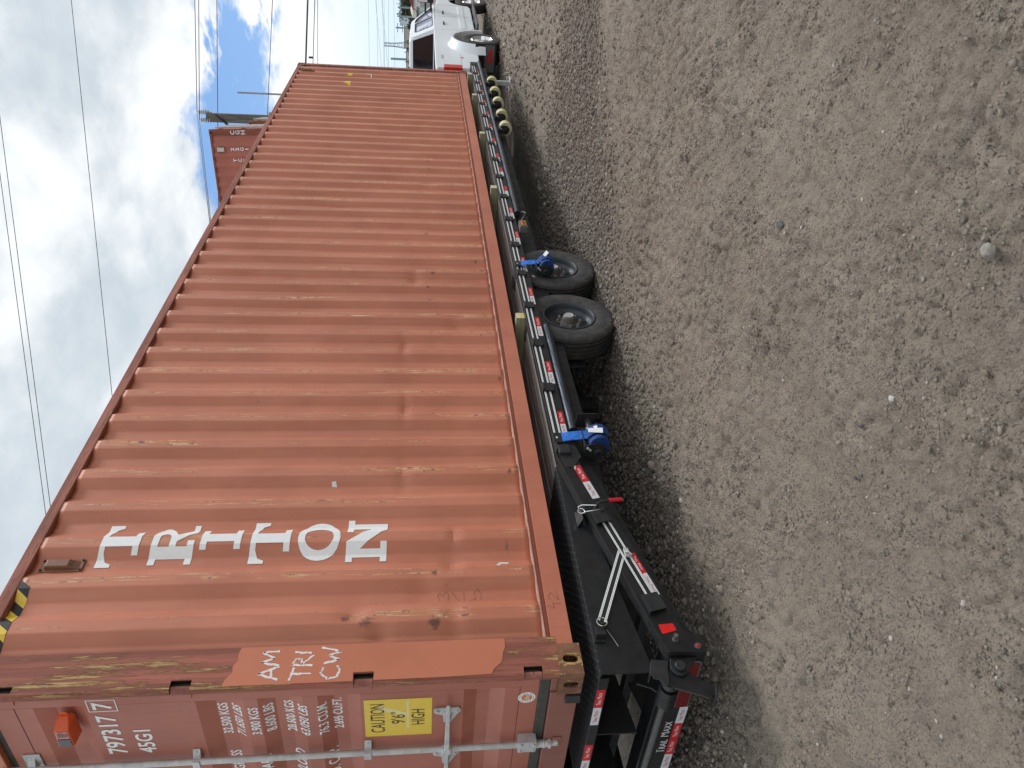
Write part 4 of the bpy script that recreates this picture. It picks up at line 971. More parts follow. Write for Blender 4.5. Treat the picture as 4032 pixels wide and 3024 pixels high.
mb = MB(); mb.box(.640, .700, -.118, -.1012, -.352, -.325); mb.tube([(.67, -.12, -.33), (.66, -.13, -.345), (.64, -.125, -.36)], .006, 8); mb.build("tie_hook", GALV, tl, .002)
# ---- rear bumper, tube, spring, ears and feet
mb = MB(); mb.box(.026, .140, -.0895, TW + .0895, -.600, -.412); bp_ = mb.build("rear_bumper", BLACK, tl, .006)
mb = MB(); mb.box(.140, .20, 0, TW, -.47, -.44); mb.box(.35, .41, -.01, TW + .01, -.42, -.37); mb.build("tail_crossmember", BLACKU, tl)
for far in (0, 1):
    Yf = (lambda y: y) if not far else mir
    for a, b in ((-.015, .085), (.200, .330)):
        ya, yb2 = sorted((Yf(a), Yf(b)))
        mb = MB(); mb.prism([(ya - .012, -.506), (yb2 + .012, -.506), (yb2 + .018, -.52), (yb2 + .018, -.575), (yb2 + .006, -.592), (ya - .006, -.592), (ya - .018, -.575), (ya - .018, -.52)], 'x', .016, .0255); l_ = mb.build("tail_lamp", GREYR, tl, .003)
        mb = MB(); mb.prism([(ya, -.513), (yb2, -.513), (yb2 + .007, -.521), (yb2 + .007, -.572), (yb2 - .002, -.582), (ya + .002, -.582), (ya - .007, -.572), (ya - .007, -.521)], 'x', .010, .0158); mb.build("lens", LAMPR, l_, .002)
mb = MB(); y0 = .357
for i, c in enumerate((False, True, True, False, True, True, False, True, True, False, False, True)):
    if .357 + .1485 * (i + 1) > TW - .3: break
    tapepiece((.357 + .1485 * (i + 1), -.577), 1, 0, .1475, .0225, tl, c, .0248, True, nrm='x')
V, F = TXT; Vs = fitbox(V, -.782, -.487, -.545, -.492); decal("lettering", (Vs, F), WHITEL, bp_, lambda u, v: (.0245, -u, v))
Vs = fitbox(V, -2.05, -1.75, -.545, -.492); decal("lettering", (Vs, F), WHITEL, bp_, lambda u, v: (.0245, -u, v))
for far in (0, 1):
    Yf = (lambda y: y) if not far else mir
    ya, yb2 = sorted((Yf(-.005), Yf(1.0)))
    mb = MB(); mb.cyl((-.085, ya, -.402), (-.085, yb2, -.402), .031, n=24); tb_ = mb.build("torsion_tube", STEELB if 0 else M("black_tube", (.018, .019, .021), .3, .1, .2, 6, .05, 60, .1, (.06, .06, .06)), tl, smooth=True)
    mb = MB(); pts = []; n_ = 8 * 20
    for i in range(n_ + 1):
        a = 2 * math.pi * i / 20; yy = Yf(.018 + .125 * i / n_); pts.append((-.085 + .041 * math.cos(a), yy, -.402 + .041 * math.sin(a)))
    mb.tube(pts, .0078, 7); mb.build("coil_spring", BLACKD, tb_, smooth=True)
    mb = MB(); ya, yb2 = sorted((Yf(-.040), Yf(-.008))); mb.cyl((-.085, ya, -.402), (-.085, yb2, -.402), .045, n=22); mb.build("tube_end", BLACKD, tb_, .004, smooth=True)
    ya, yb2 = sorted((Yf(-.062), Yf(-.048)))
    ear = [(.0255, -.420)] + [(-.028 + .046 * math.cos(R(t)), -.455 + .046 * math.sin(R(t))) for t in range(80, 251, 17)] + [(.0255, -.560)]
    mb = MB(); mb.prism(ear, 'y', ya, yb2); e = mb.build("hinge_ear", BLACKD, tl, .004)
    ya, yb2 = sorted((Yf(-.084), Yf(-.0625))); mb = MB(); mb.cyl((-.03, ya, -.457), (-.03, yb2, -.457), .028, n=20); mb.build("hinge_pin", BLACKD, e, .005, smooth=True)
    ya, yb2 = sorted((Yf(-.046), Yf(-.034)))
    foot = [(-.010, -.415), (-.055, -.400), (-.085, -.365), (-.128, -.405), (-.182, -.545), (-.188, -.575), (-.160, -.600), (-.125, -.598), (-.060, -.510), (.000, -.470)]
    mb = MB(); mb.prism(foot, 'y', ya, yb2); f_ = mb.build("ramp_foot", BLACK, tl, .003)
    ya, yb2 = sorted((Yf(-.075), Yf(.06))); mb = MB(); mb.hexa([(-.196, ya, -.590), (-.130, ya, -.607), (-.130, yb2, -.607), (-.196, yb2, -.590), (-.196, ya, -.582), (-.130, ya, -.600), (-.130, yb2, -.600), (-.196, yb2, -.582)]); mb.build("foot_pad", BLACKD, f_, .002)
    ya, yb2 = sorted((Yf(-.062), Yf(-.056)))
    br = [(.020, -.325), (-.055, -.303), (-.085, -.312), (-.092, -.338), (-.118, -.352), (-.124, -.375), (-.10, -.385), (-.03, -.395), (.010, -.410)]
    mb = MB(); mb.prism(br, 'y', ya, yb2); ya, yb2 = sorted((Yf(-.055), Yf(.02))); mb.prism([(x, z) for x, z in [(.020, -.325), (-.055, -.303), (-.055, -.309), (.020, -.331)]], 'y', ya, yb2); mb.build("ramp_bracket", BLACKD, tl, .002)
    ya = Yf(.04); mb = MB(); mb.tube([(-.04, ya, -.255), (-.06, Yf(.055), -.33), (-.075, Yf(.08), -.37)], .005, 8); mb.build("spring_rod", BLACKD, tl)
# ---- tandem dual wheels
def revolve_part(name, prof_, mat, parent, n=64, smooth=True, c=(0, 0, 0)):
    mb = MB(); mb.lathe(c, prof_, 'y', n); return mb.build(name, mat, parent, 0, smooth, dz=0)
def tyre_prof(R0, W_, rim, grooves=4):
    h = W_ / 2; p = [(rim, -h * .78), (rim + .012, -h * .86), (rim + .03, -h * .93), ((R0 + rim) / 2 - .01, -h), ((R0 + rim) / 2 + .025, -h * .995), (R0 - .045, -h * .965), (R0 - .040, -h * .97), (R0 - .022, -h * .92), (R0 - .008, -h * .86), (R0 - .002, -h * .80)]
    for g in range(grooves):
        y0 = -h * .66 + (h * 1.32) * (g + .5) / grooves
        p += [(R0, y0 - .0085), (R0 - .014, y0 - .0065), (R0 - .014, y0 + .0065), (R0, y0 + .0085)]
    return p + [(r, -y) for r, y in p[:10]][::-1]
NUTM = M('dusty_nut', (.34, .31, .28), .5, .3, .2, 30, .1)
def trailer_wheel(x, ywheel, outward, inner=False):
    o = bpy.data.objects.new("wheel", None); COL.objects.link(o); o.parent = tl; o.location = Vector((x, ywheel, .39)) - Vector(tl.location)
    s = -outward      # outward=-1: face towards -Y
    f = lambda pr: [(r, y * (1 if outward < 0 else -1)) for r, y in pr]
    zz = lambda name, pr, mat, n=64: revolve_part(name, f(pr), mat, o, n, True, tuple(Vector((x, ywheel, .39))))
    zz("tyre", tyre_prof(.392, .232, .212), RUBBER)
    if inner: return o
    zz("rim", [(.222, -.100), (.224, -.108), (.214, -.109), (.207, -.098), (.203, -.070), (.200, -.055), (.190, -.044), (.182, -.034), (.176, -.026), (.150, -.022), (.118, -.024), (.110, -.030), (.085, -.030), (.060, -.030)], RIMG)
    zz("hub", [(.078, -.03), (.078, -.036), (.068, -.044), (.062, -.055), (.058, -.060), (.055, -.090), (.046, -.102), (.040, -.106)], HUBM, 28)
    zz("hub_cap", [(.040, -.1062), (.038, -.112), (.030, -.1125), (.028, -.1105), (.0, -.1105)], GALV, 24)
    mb = MB()
    for i in range(8):
        a = 2 * math.pi * i / 8 + .2; px_, pz_ = x + .145 * math.cos(a), .39 + .145 * math.sin(a)
        mb.cyl((px_, ywheel - .0262 * (1 if outward < 0 else -1), pz_), (px_, ywheel - .0255 * (1 if outward < 0 else -1), pz_), .0185, n=14)
    tag(mb.build("rim_hole_shade", SLOTM, o, dz=0), kind='stuff')  # flat dark discs painted for the shade inside the rim's holes
    nb = None
    for i in range(8):
        a = 2 * math.pi * i / 8; px_, pz_ = x + .098 * math.cos(a), .39 + .098 * math.sin(a); k = (1 if outward < 0 else -1)
        mb = MB(); mb.cyl((px_, ywheel - .030 * k, pz_), (px_, ywheel - .050 * k, pz_), .0135, n=6); mb.cyl((px_, ywheel - .0501 * k, pz_), (px_, ywheel - .066 * k, pz_), .008, n=8); mb.build("lug_nut", NUTM, o, dz=0)
    return o
WHX = (3.44, 4.365)
for x in WHX:
    w_ = trailer_wheel(x, .070, -1)
    mb = MB(); mb.lathe((0, 0, 0), [(0, 0)], 'y', 3) if 0 else None
    a0 = R(118) if x < 4 else R(135)
    c = Vector((x, .070, .39)); rr = .318
    for da in (0,):
        p = [(x + (rr + dr) * math.cos(a0 + t), .070 - .1175, .39 + (rr + dr) * math.sin(a0 + t)) for dr, t in ((-.008, -.05), (.008, -.05), (.008, .05), (-.008, .05))]
        q = MB(); q.add(p, [(0, 1, 2, 3)]); q.build("tyre_sticker", LABEL, w_, dz=0)
    trailer_wheel(x, TW - .070, 1)
    mb = MB(); mb.cyl((x, .10, .39 - G), (x, TW - .10, .39 - G), .055, n=16); mb.build("axle", BLACKU, tl, smooth=True)
for x in (2.98, 3.9, 4.85):
    for yy in (.60, TW - .60):
        mb = MB(); mb.prism([(x - .07, -.5605), (x + .07, -.5605), (x + .04, -.70), (x - .04, -.70)], 'y', yy - .04, yy + .04); mb.cyl((x, yy - .06, -.66), (x, yy + .06, -.66), .02, n=10); mb.build("spring_hanger", BLACKD, tl, .002)
mb = MB(); mb.box(3.0, 3.16, .20, .215, -.50, -.40); mb.box(3.16, 3.175, .20, .32, -.565, -.40); mb.box(3.02, 3.11, .205, .27, -.565, -.50); mb.build("brake_bracket", BLACKD, tl, .003)
mb = MB(); mb.box(2.98, 3.16, .215, .60, -.42, -.40); mb.build("bracket_arm", BLACKU, tl)
for yy in (.60, TW - .60):
    for x in WHX:
        mb = MB(); mb.tube([(x - .46, yy, -.66), (x - .2, yy, -.57), (x, yy, -.54), (x + .2, yy, -.57), (x + .46, yy, -.66)], .022, 8); mb.build("leaf_spring", BLACKD, tl)
# side marker lamp box
mb = MB(); mb.hexa([(4.99, -.170, -.272), (5.15, -.170, -.272), (5.15, -.0995, -.272), (4.99, -.0995, -.272), (4.99, -.170, -.192), (5.15, -.170, -.192), (5.15, -.0995, -.192), (4.99, -.0995, -.192)]); mk = mb.build("marker_lamp", GREYR, tl, .006)
mb = MB(); mb.box(5.015, 5.125, -.1765, -.1705, -.255, -.208); mb.build("lens", AMBER, mk, .005)
mb = MB()
for i in range(3): mb.box(5.03 + .03 * i, 5.045 + .03 * i, -.1780, -.1770, -.245, -.222)
tag(mb.build("lamp_print", BLK, mk), kind='stuff')
mb = MB(); mb.tube([(5.40, -.06, -.26), (5.42, -.10, -.29), (5.47, -.11, -.31), (5.54, -.10, -.29), (5.56, -.07, -.25)], .012, 8); mb.build("cable_loop", BLK, tl)

# ---- winches with rolled webbing
def spiral(cx, cy, cz, r0, r1, turns, xa, xb, mb, n=26):
    # rolled webbing: a wound band of real thickness
    N_ = int(turns * n); th = (r1 - r0) / turns * .86
    ins, outs = [], []
    for i in range(N_ + 1):
        a = 2 * math.pi * i / n; r = r0 + (r1 - r0) * i / N_; wob = 1 + .035 * math.sin(a * 1.7 + r * 90)
        ins.append((cy + (r * wob) * math.cos(a), cz + (r * wob) * math.sin(a))); outs.append((cy + (r + th) * wob * math.cos(a), cz + (r + th) * wob * math.sin(a)))
    vs = [(x, *p) for x in (xa, xb) for p in ins] + [(x, *p) for x in (xa, xb) for p in outs]; m = N_ + 1; fs = []
    for i in range(N_):
        fs += [(i, i + 1, m + i + 1, m + i), (2 * m + i, 3 * m + i, 3 * m + i + 1, 2 * m + i + 1), (i, 2 * m + i, 2 * m + i + 1, i + 1), (m + i, m + i + 1, 3 * m + i + 1, 3 * m + i)]
    mb.add(vs, fs)
def winch(x, web, rr, back=.13):
    c = (-.105, -.345)
    wo_ = MB(); wo_.prism([(-.145, -.258), (-.065, -.258), (-.050, -.30)] + [(c[0] + .058 * math.cos(R(t)), c[1] + .058 * math.sin(R(t))) for t in range(0, -181, -20)] + [(-.160, -.30)], 'x', x, x + .006)
    o = wo_.build("winch", BLACKD, tl, .002)
    q = MB(); q.prism([(-.145, -.258), (-.065, -.258), (-.050, -.30)] + [(c[0] + .058 * math.cos(R(t)), c[1] + .058 * math.sin(R(t))) for t in range(0, -181, -20)] + [(-.160, -.30)], 'x', x + back, x + back + .006)
    q.box(x + .0062, x + back - .0002, -.145, -.065, -.262, -.2565); q.build("winch_side", BLACKD, o, .002)
    q = MB()
    teeth = []
    for i in range(24): r = .050 if i % 2 else .040; a = 2 * math.pi * i / 24; teeth.append((c[0] + r * math.cos(a), c[1] + r * math.sin(a)))
    q.prism(teeth, 'x', x - .010, x - .0005); q.build("ratchet_gear", BLACKU, o, .001)
    q = MB(); q.lathe((x, c[0], c[1]), [(.030, -.0105), (.030, -.032), (.024, -.036), (.016, -.036), (.014, -.02), (0, -.02)], 'x', 20); q.cyl((x + .006, *c), (x + back, *c), .022, n=14); q.build("drum", BLACKU, o, smooth=True)
    q = MB(); q.hexa([(x - .018, c[0] - .02, c[1] + .045), (x - .011, c[0] - .02, c[1] + .045), (x - .011, c[0] - .005, c[1] + .05), (x - .018, c[0] - .005, c[1] + .05), (x - .018, c[0] - .045, c[1] + .075), (x - .011, c[0] - .045, c[1] + .075), (x - .011, c[0] - .030, c[1] + .082), (x - .018, c[0] - .030, c[1] + .082)]); q.build("pawl", GALV, o, .002)
    q = MB(); spiral(0, c[0] - .006, c[1] - .010, .026, rr, 6, x + .022, x + back - .022, q); s = q.build("webbing_roll", web, o)
    return o, c
for x in (8.42, 9.00, 9.66, 10.26, 10.92): winch(x, YWEB, .082, .16)
# two ratchet straps in blue with tags, hooked over the rail
for x, kk in ((1.555, 1), (4.13, 2)):
    o, c = winch(x, BLUED, .066, .17)
    o['label'] = "winch holding a rolled blue strap with white tags"
    q = MB(); xs0, xs1 = x + .085, x + .170
    path = [(-.112, -.118), (-.120, -.145), (-.126, -.17), (-.132, -.23), (-.140, -.29)]
    vs = []; 
    for yy, z in path: vs += [(xs0, yy, z), (xs1, yy, z)]
    q.add(vs, [(2 * i, 2 * i + 1, 2 * i + 3, 2 * i + 2) for i in range(len(path) - 1)]); st = q.build("webbing_end", BLUE, o, solid=.006)
    q = MB(); path = [(-.152, -.285), (-.185, -.315), (-.200, -.35), (-.195, -.39), (-.165, -.425)]; vs = []
    for yy, z in path: vs += [(xs0 - .01, yy, z), (xs1 - .01, yy, z)]
    q.add(vs, [(2 * i, 2 * i + 1, 2 * i + 3, 2 * i + 2) for i in range(len(path) - 1)]); q.build("webbing_slack", BLUED, o, solid=.008)
    q = MB(); spiral(0, c[0] - .03, c[1] - .012, .050, .062, 2, x + .020, x + .05, q); q.build("webbing_fold", BLUED, o)
    for k, pts in enumerate(([(xs1, -.150, -.290), (xs0 + .01, -.152, -.292), (xs0 - .0, -.192, -.345), (xs0 + .045, -.200, -.350)], [(xs0 + .055, -.170, -.292), (xs0 + .012, -.171, -.290), (xs0 - .038, -.205, -.372), (xs0 + .010, -.208, -.378)])):
        if kk == 2 and k == 1: continue
        if kk == 2: pts = [(xs0 + .03, -.150, -.290), (xs0 - .02, -.152, -.300), (xs0 + .05, -.215, -.378), (xs0 + .11, -.21, -.362)]
        q = MB(); q.add([(a, b - .012, c_) for a, b, c_ in pts], [(0, 1, 2, 3)]); q.build("strap_tag", LABEL, o, solid=.002)
    q = MB(); q.box(xs0 - .01, xs1 + .005, -.120, -.109, -.125, -.068); hk = q.build("strap_hook", BLK, o, .003)
    q = MB(); q.box(xs0 + .03, xs0 + .045, -.1215, -.1202, -.098, -.086); q.build("hook_label", LABEL, hk)
q = MB(); q.box(1.86, 1.868, -.175, -.06, -.385, -.25); wp = q.build("roller_plate", BLACKD, tl, .002)
q = MB(); q.cyl((1.868, -.118, -.330), (1.745, -.118, -.330), .024, n=16); q.cyl((1.876, -.118, -.330), (1.8682, -.118, -.330), .030, n=16); q.build("roller", GALV if 0 else BLACKD, wp, smooth=True)
for c, s in (((1.56, -.135), 1),):
    q = MB(); q.hexa([(1.52, -.125, -.165), (1.60, -.125, -.165), (1.60, -.0885, -.165), (1.52, -.0885, -.165), (1.52, -.125, -.085), (1.60, -.125, -.085), (1.60, -.0885, -.085), (1.52, -.0885, -.085)]); q.build("knee_block", BLACKD, tl, .006)

# ---- black strap with white pinstripes threaded behind the pockets (lies on the trailer: its own thing)
STRAPM = flat("black_webbing", (.012, .015, .013), .7)
stp = thing("pinstriped_strap", (6, -.094, G - .108), "black webbing strap with paired white pinstripes threaded along the trailer's edge", "strap")
def strap_run(P0, P1, wd, yo, first=False):
    a, b = Vector(P0), Vector(P1); mb = MB(); nrm = (0, -1, 0)
    sn = Vector(nrm); d = (b - a).normalized(); sdv = sn.cross(d).normalized()
    if sdv.z < 0: sdv = -sdv
    q = [a + sdv * wd / 2, a - sdv * wd / 2, b - sdv * wd / 2, b + sdv * wd / 2]
    mb.add([(p.x, p.y + yo, p.z) for p in q], [(0, 1, 2, 3)]); mb.build("strap_length", STRAPM, stp, solid=.002)
    for c in (-.5, .5):
        for e in (-.0034, .0034):
            cc = c * wd * .72 + e; mb = MB(); w2 = .0025
            q = [a + sdv * (cc + w2), a + sdv * (cc - w2), b + sdv * (cc - w2), b + sdv * (cc + w2)]
            mb.add([(p.x, p.y + yo - .0016, p.z) for p in q], [(0, 1, 2, 3)]); mb.build("pinstripe", WHITEL, stp)
strap_run((1.66, -.0935, -.108), (12.30, -.0935, -.108), .050, 0)
strap_run((.350, -.104, -.408), (.920, -.104, -.270), .050, 0)
strap_run((.234, -.088, -.118), (.690, -.1025, -.318), .046, 0)

# ================================================================== TIMBER DUNNAGE
LABT = ["light timber at the front end of the container, nearest the pickup", "second timber from the pickup, light wood with a knot", "third timber from the pickup, with a bright yellow tag on its end", "fourth timber from the pickup, just ahead of the trailer's wheels", "rearmost timber above the trailer's wheels with a yellow tag on its end"]
prev = None
for k, (x, tg) in enumerate(((11.70, 0), (10.34, 0), (8.40, 1), (6.32, 0), (3.36, 1))):
    yo = (-.055, -.06, -.05, -.06, -.048)[k]
    t = thing("dunnage_timber", (x, yo, G - .0895), LABT[k], "timber", "timbers laid across the deck under the container")
    mb = MB(); mb.box(x, x + .089, yo, TW + .05, -.0888, -.0008); mb.build("beam", TIMB, t, .002)
    mb = MB(); mb.box(x + .002, x + .087, yo - .0012, yo - .0002, -.087, -.003); mb.build("end_grain", TIMBE, t)
    if tg: mb = MB(); mb.box(x + .012, x + .078, yo - .0022, yo - .0014, -.062, -.034); mb.build("tag", YEL, t)

# ================================================================== WHITE PICKUP
WPAINT, _t, _b = newmat("white_car_paint"); _b.inputs["Base Color"].default_value = (.80, .84, .88, 1); _b.inputs["Roughness"].default_value = .45; _b.inputs["Coat Weight"].default_value = .25; _b.inputs["Coat Roughness"].default_value = .25
GLS = M("dark_glass", (.012, .016, .02), .05, 0, .1, 2, 0)
GLS2 = M("sky_reflection_glass", (.42, .46, .58), .10, 0, .15, 3, 0)  # pale sky reflection painted into the side window colour
BPL = M("black_plastic", (.014, .014, .015), .5, 0, .2, 10, .1)
tk = thing("pickup_truck", (15.15, 1.16, 0), "white crew cab dually pickup truck with black mirror, parked in front of the trailer", "pickup truck", rz=R(-2.84))
class TB(MB):
    def build(s, name, mat, parent=None, bevel=0., smooth=False, **k):
        # truck parts are drawn in the truck's own frame
        me = bpy.data.meshes.new(name); me.from_pydata([tuple(v) for v in s.v], [], s.f); me.materials.append(mat)
        bm = bmesh.new(); bm.from_mesh(me); bmesh.ops.recalc_face_normals(bm, faces=bm.faces); bm.to_mesh(me); bm.free()
        if smooth: me.shade_smooth(); me.set_sharp_from_angle(angle=R(40))
        o = bpy.data.objects.new(name, me); COL.objects.link(o); o.parent = parent
        if bevel: b = o.modifiers.new("bevel", 'BEVEL'); b.width = bevel; b.segments = 3; b.limit_method = 'ANGLE'; b.angle_limit = R(30)
        return o
HW = 1.015; WB = 4.22
def archpts(cx, r, z0, cz=.42, a0=180, a1=0, n=14):
    return [(cx + r * math.cos(R(a0 + (a1 - a0) * i / n)), cz + r * math.sin(R(a0 + (a1 - a0) * i / n))) for i in range(n + 1)]
def side_skin(prof_, s, th=.05, inset=0):
    t = TB(); y0, y1 = (-HW + inset, -HW + th + inset); 
    if s > 0: y0, y1 = -y1, -y0
    t.prism(prof_, 'y', y0, y1); return t
for s in (-1, 1):
    bed = [(-1.66, .52), (-1.68, .70), (-1.69, 1.34), (-1.64, 1.375), (1.20, 1.375), (1.215, .56), (.62, .50)] + [p for p in archpts(0, .56, 0, .44, 5, 175)] + [(-.60, .50), (-.62, .50)]
    b_ = side_skin(bed, s, .07).build("bed_side", WPAINT, tk, .018, True)
    t = TB()      # flared fender over the dual wheels
    rings = []
    for i in range(19):
        a = R(-8 + 196 * i / 18); r0, r1 = .545, .64
        k = math.sin(max(0, min(math.pi, a + .14)))
        rings.append([(r1 * math.cos(a) * 1.08, s * (HW - .01), .44 + r1 * math.sin(a) * 1.05), (r1 * math.cos(a) * 1.02, s * (HW + .06), .44 + (r1 - .03) * math.sin(a)), (r0 * 1.07 * math.cos(a), s * (HW + .165), .44 + r0 * 1.07 * math.sin(a)), (r0 * math.cos(a), s * (HW + .16), .44 + r0 * math.sin(a)), (r0 * math.cos(a), s * (HW - .04), .44 + r0 * math.sin(a))])
    t.add([p for q in rings for p in q], [(i * 5 + j, i * 5 + j + 1, i * 5 + j + 6, i * 5 + j + 5) for i in range(18) for j in range(4)]); t.build("fender_flare", WPAINT, b_, 0, True)
    cabp = [(1.235, .62), (1.235, 1.345), (3.55, 1.335), (3.62, 1.30), (3.62, .52), (3.40, .47), (1.35, .47)]
    c_ = side_skin(cabp, s, .07).build("cab_side", WPAINT, tk, .02, True)
    fen = [(3.632, .55), (3.632, 1.30), (3.75, 1.31), (4.9, 1.22), (5.05, 1.12), (5.12, .95), (5.12, .62), (4.80, .60)] + [p for p in archpts(WB, .54, 0, .42, 8, 172)]
    f_ = side_skin(fen, s, .07, .012).build("front_fender", WPAINT, tk, .025, True)
    # door gaps and handles, mouldings
    for x in (2.44, 3.60):
        t = TB(); y0, y1 = sorted((s * (HW + .0005), s * (HW + .0015))); t.box(x - .004, x + .004, y0, y1, .56, 1.33); t.build("door_gap", BPL, c_)
    for x in (1.62, 2.66):
        t = TB(); y0, y1 = sorted((s * (HW + .001), s * (HW + .035))); t.box(x, x + .20, y0, y1, 1.13, 1.165); t.build("door_handle", BPL, c_, .01)
    t = TB(); y0, y1 = sorted((s * (HW + .0002), s * (HW + .014))); t.box(1.32, 3.50, y0, y1, .66, .79); t.build("door_moulding", WPAINT, c_, .008)
    t = TB(); y0, y1 = sorted((s * (HW + .0008), s * (HW + .003))); t.box(-1.60, -.70, y0, y1, .866, .872); t.box(.70, 1.19, y0, y1, .866, .872); t.build("body_crease", flat("crease_grey", (.38, .40, .42), .4) if s < 0 else bpy.data.materials["crease_grey"], b_)
    t = TB(); y0, y1 = sorted((s * (HW - .10), s * (HW + .12))); t.box(1.35, 3.45, y0, y1, .38, .43); sb = t.build("running_board", GREYR, tk, .015)
    for x in (1.6, 2.4, 3.2): t = TB(); y0, y1 = sorted((s * (HW - .35), s * (HW - .1005))); t.box(x, x + .05, y0, y1, .40, .46); t.build("board_bracket", BPL, sb)
    t = TB(); y0, y1 = sorted((s * (HW + .10), s * (HW + .20))); 
    for z in (1.40, 1.53):
        t = TB(); t.box(3.12, 3.18, *sorted((s * (HW - .09), s * (HW + .14))), z, z + .045); t.build("mirror_arm", BPL, tk, .008)
    t = TB(); t.box(3.08, 3.22, *sorted((s * (HW + .13), s * (HW + .38))), 1.36, 1.74); mi = t.build("mirror", BPL, tk, .03)
    t = TB(); t.box(3.072, 3.079, *sorted((s * (HW + .15), s * (HW + .36))), 1.51, 1.72); t.build("mirror_glass", CHROME, mi)
    # mudflap with a plain red emblem
    t = TB(); t.box(-.60, -.585, *sorted((s * .62, s * (HW + .19))), .14, .56); mf = t.build("mudflap", BPL, tk, .004)
    if s < 0:
        t = TB(); t.box(-.605, -.6005, -(HW + .17), -.66, .17, .37); t.build("flap_plate", M("dull_metal", (.16, .155, .15), .5, .3, .2, 20, .1), mf)
        for k, (pp, mt) in enumerate((([(-1.12, .25), (-1.02, .30), (-.94, .26), (-.86, .28), (-.80, .24), (-.88, .20), (-1.0, .215), (-1.1, .215)], REDT), ([(-.98, .305), (-.92, .345), (-.86, .335), (-.87, .30), (-.93, .285)], REDT), ([(-.905, .275), (-.88, .29), (-.87, .275)], BLUE))):
            t = TB(); t.prism(pp, 'x', -.6075 - .0004 * k, -.6058); t.build("emblem", mt, mf)
    t = TB(); t.box(-1.705, -1.49, *sorted((s * (HW - .13), s * (HW + .008))), .86, 1.22); t.build("tail_light", LAMPB, tk, .015)
    t = TB(); t.prism([(1.30, 1.336), (3.50, 1.336), (3.40, 1.42), (2.98, 1.86), (1.52, 1.90), (1.38, 1.86)][:0] or [(1.30, 1.345), (3.66, 1.336), (3.60, 1.352), (1.30, 1.360)], 'y', *sorted((s * (HW - .06), s * (HW + .002)))); t.build("belt_moulding", WPAINT, tk, .006)
# body bulk
t = TB(); t.box(-1.67, -1.62, -HW + .0705, HW - .0705, .60, 1.36); tg = t.build("tailgate", WPAINT, tk, .012)
t = TB(); t.box(-1.6, 1.2, -HW + .08, HW - .08, .72, .80); t.box(1.16, 1.205, -HW + .08, HW - .08, .8002, 1.36); t.build("bed_floor", BPL, tk)
t = TB(); t.box(-1.84, -1.70, -.98, .98, .50, .68); t.build("rear_bumper", CHROME, tk, .03)
t = TB(); t.hexa([(3.6, -HW + .08, 1.20), (5.28, -HW + .10, 1.0), (5.28, HW - .10, 1.0), (3.6, HW - .08, 1.20), (3.6, -HW + .085, 1.36), (5.2, -HW + .16, 1.17), (5.2, HW - .16, 1.17), (3.6, HW - .085, 1.36)]); t.build("hood", WPAINT, tk, .05, True)
t = TB(); t.box(5.25, 5.34, -.88, .88, .62, 1.12); t.build("grille", CHROME, tk, .03)
t = TB(); t.box(5.30, 5.46, -1.0, 1.0, .45, .66); t.build("front_bumper", CHROME, tk, .04)
t = TB(); t.box(1.24, 3.60, -HW + .0705, HW - .0705, .50, 1.33); t.box(3.6005, 5.2, -.62, .62, .45, 1.0); t.box(-1.25, 1.2395, -.45, .45, .45, .62); t.build("chassis", BPL, tk)
# cab upper: pillars and roof, panes set in
B0, B1 = HW - .02, .74       # half width at belt, at roof
def cabpt(x, z, s): return (x, s * (B0 + (B1 - B0) * (z - 1.345) / .535), z)
roof_z = 1.885
for s in (-1, 1):
    out = [(1.24, 1.345), (1.33, 1.83), (1.42, roof_z), (2.62, roof_z), (2.84, 1.86), (3.62, 1.345)]
    win1 = [(2.52, 1.40), (2.52, 1.79), (2.72, 1.785), (2.86, 1.75), (3.34, 1.43), (3.34, 1.40)]
    win2 = [(1.60, 1.40), (1.57, 1.46), (1.62, 1.76), (1.68, 1.79), (2.41, 1.79), (2.41, 1.40)]
    V, F = outline2d([out, win1, win2])
    t = TB(); n = len(V); t.add([cabpt(u, v, s) for u, v in V], F); o = t.build("cab_pillars", WPAINT, tk); m_ = o.modifiers.new("solid", 'SOLIDIFY'); m_.thickness = .05; m_.offset = 0
    for wn, gm in ((win1, GLS2), (win2, GLS2)):
        t = TB(); c0 = Vector((sum(p[0] for p in wn) / len(wn), sum(p[1] for p in wn) / len(wn)))
        t.add([tuple(Vector(cabpt(u, v, s)) + Vector((0, -s * .006, 0))) for u, v in wn], [tuple(range(len(wn)))]); t.build("side_window", gm, tk)
        t = TB(); pp = [Vector(cabpt(u, v, s)) + Vector((0, s * .026, 0)) for u, v in wn]; t.tube(pp, .011, 6, True); t.build("window_trim", BPL, tk)
    V, F = text2d("LJS", .1, .7); 
t = TB(); t.hexa([(1.42, -B1 - .01, roof_z - .035), (2.63, -B1 - .01, roof_z - .035), (2.63, B1 + .01, roof_z - .035), (1.42, B1 + .01, roof_z - .035), (1.46, -B1 + .08, roof_z + .035), (2.58, -B1 + .08, roof_z + .03), (2.58, B1 - .08, roof_z + .03), (1.46, B1 - .08, roof_z + .035)]); t.build("roof", WPAINT, tk, .03, True)
rw = lambda z: 1.245 + (z - 1.345) * .19
V, F = outline2d([[(-B0, 1.345), (B0, 1.345), (B1 + .01, 1.83), (B1 - .06, roof_z), (-B1 + .06, roof_z), (-B1 - .01, 1.83)], [(-.88, 1.40), (.88, 1.40), (.70, 1.82), (-.70, 1.82)]])
t = TB(); t.add([(rw(v), u, v) for u, v in V], F); o = t.build("cab_back", WPAINT, tk); m_ = o.modifiers.new("solid", 'SOLIDIFY'); m_.thickness = .03; m_.offset = 0
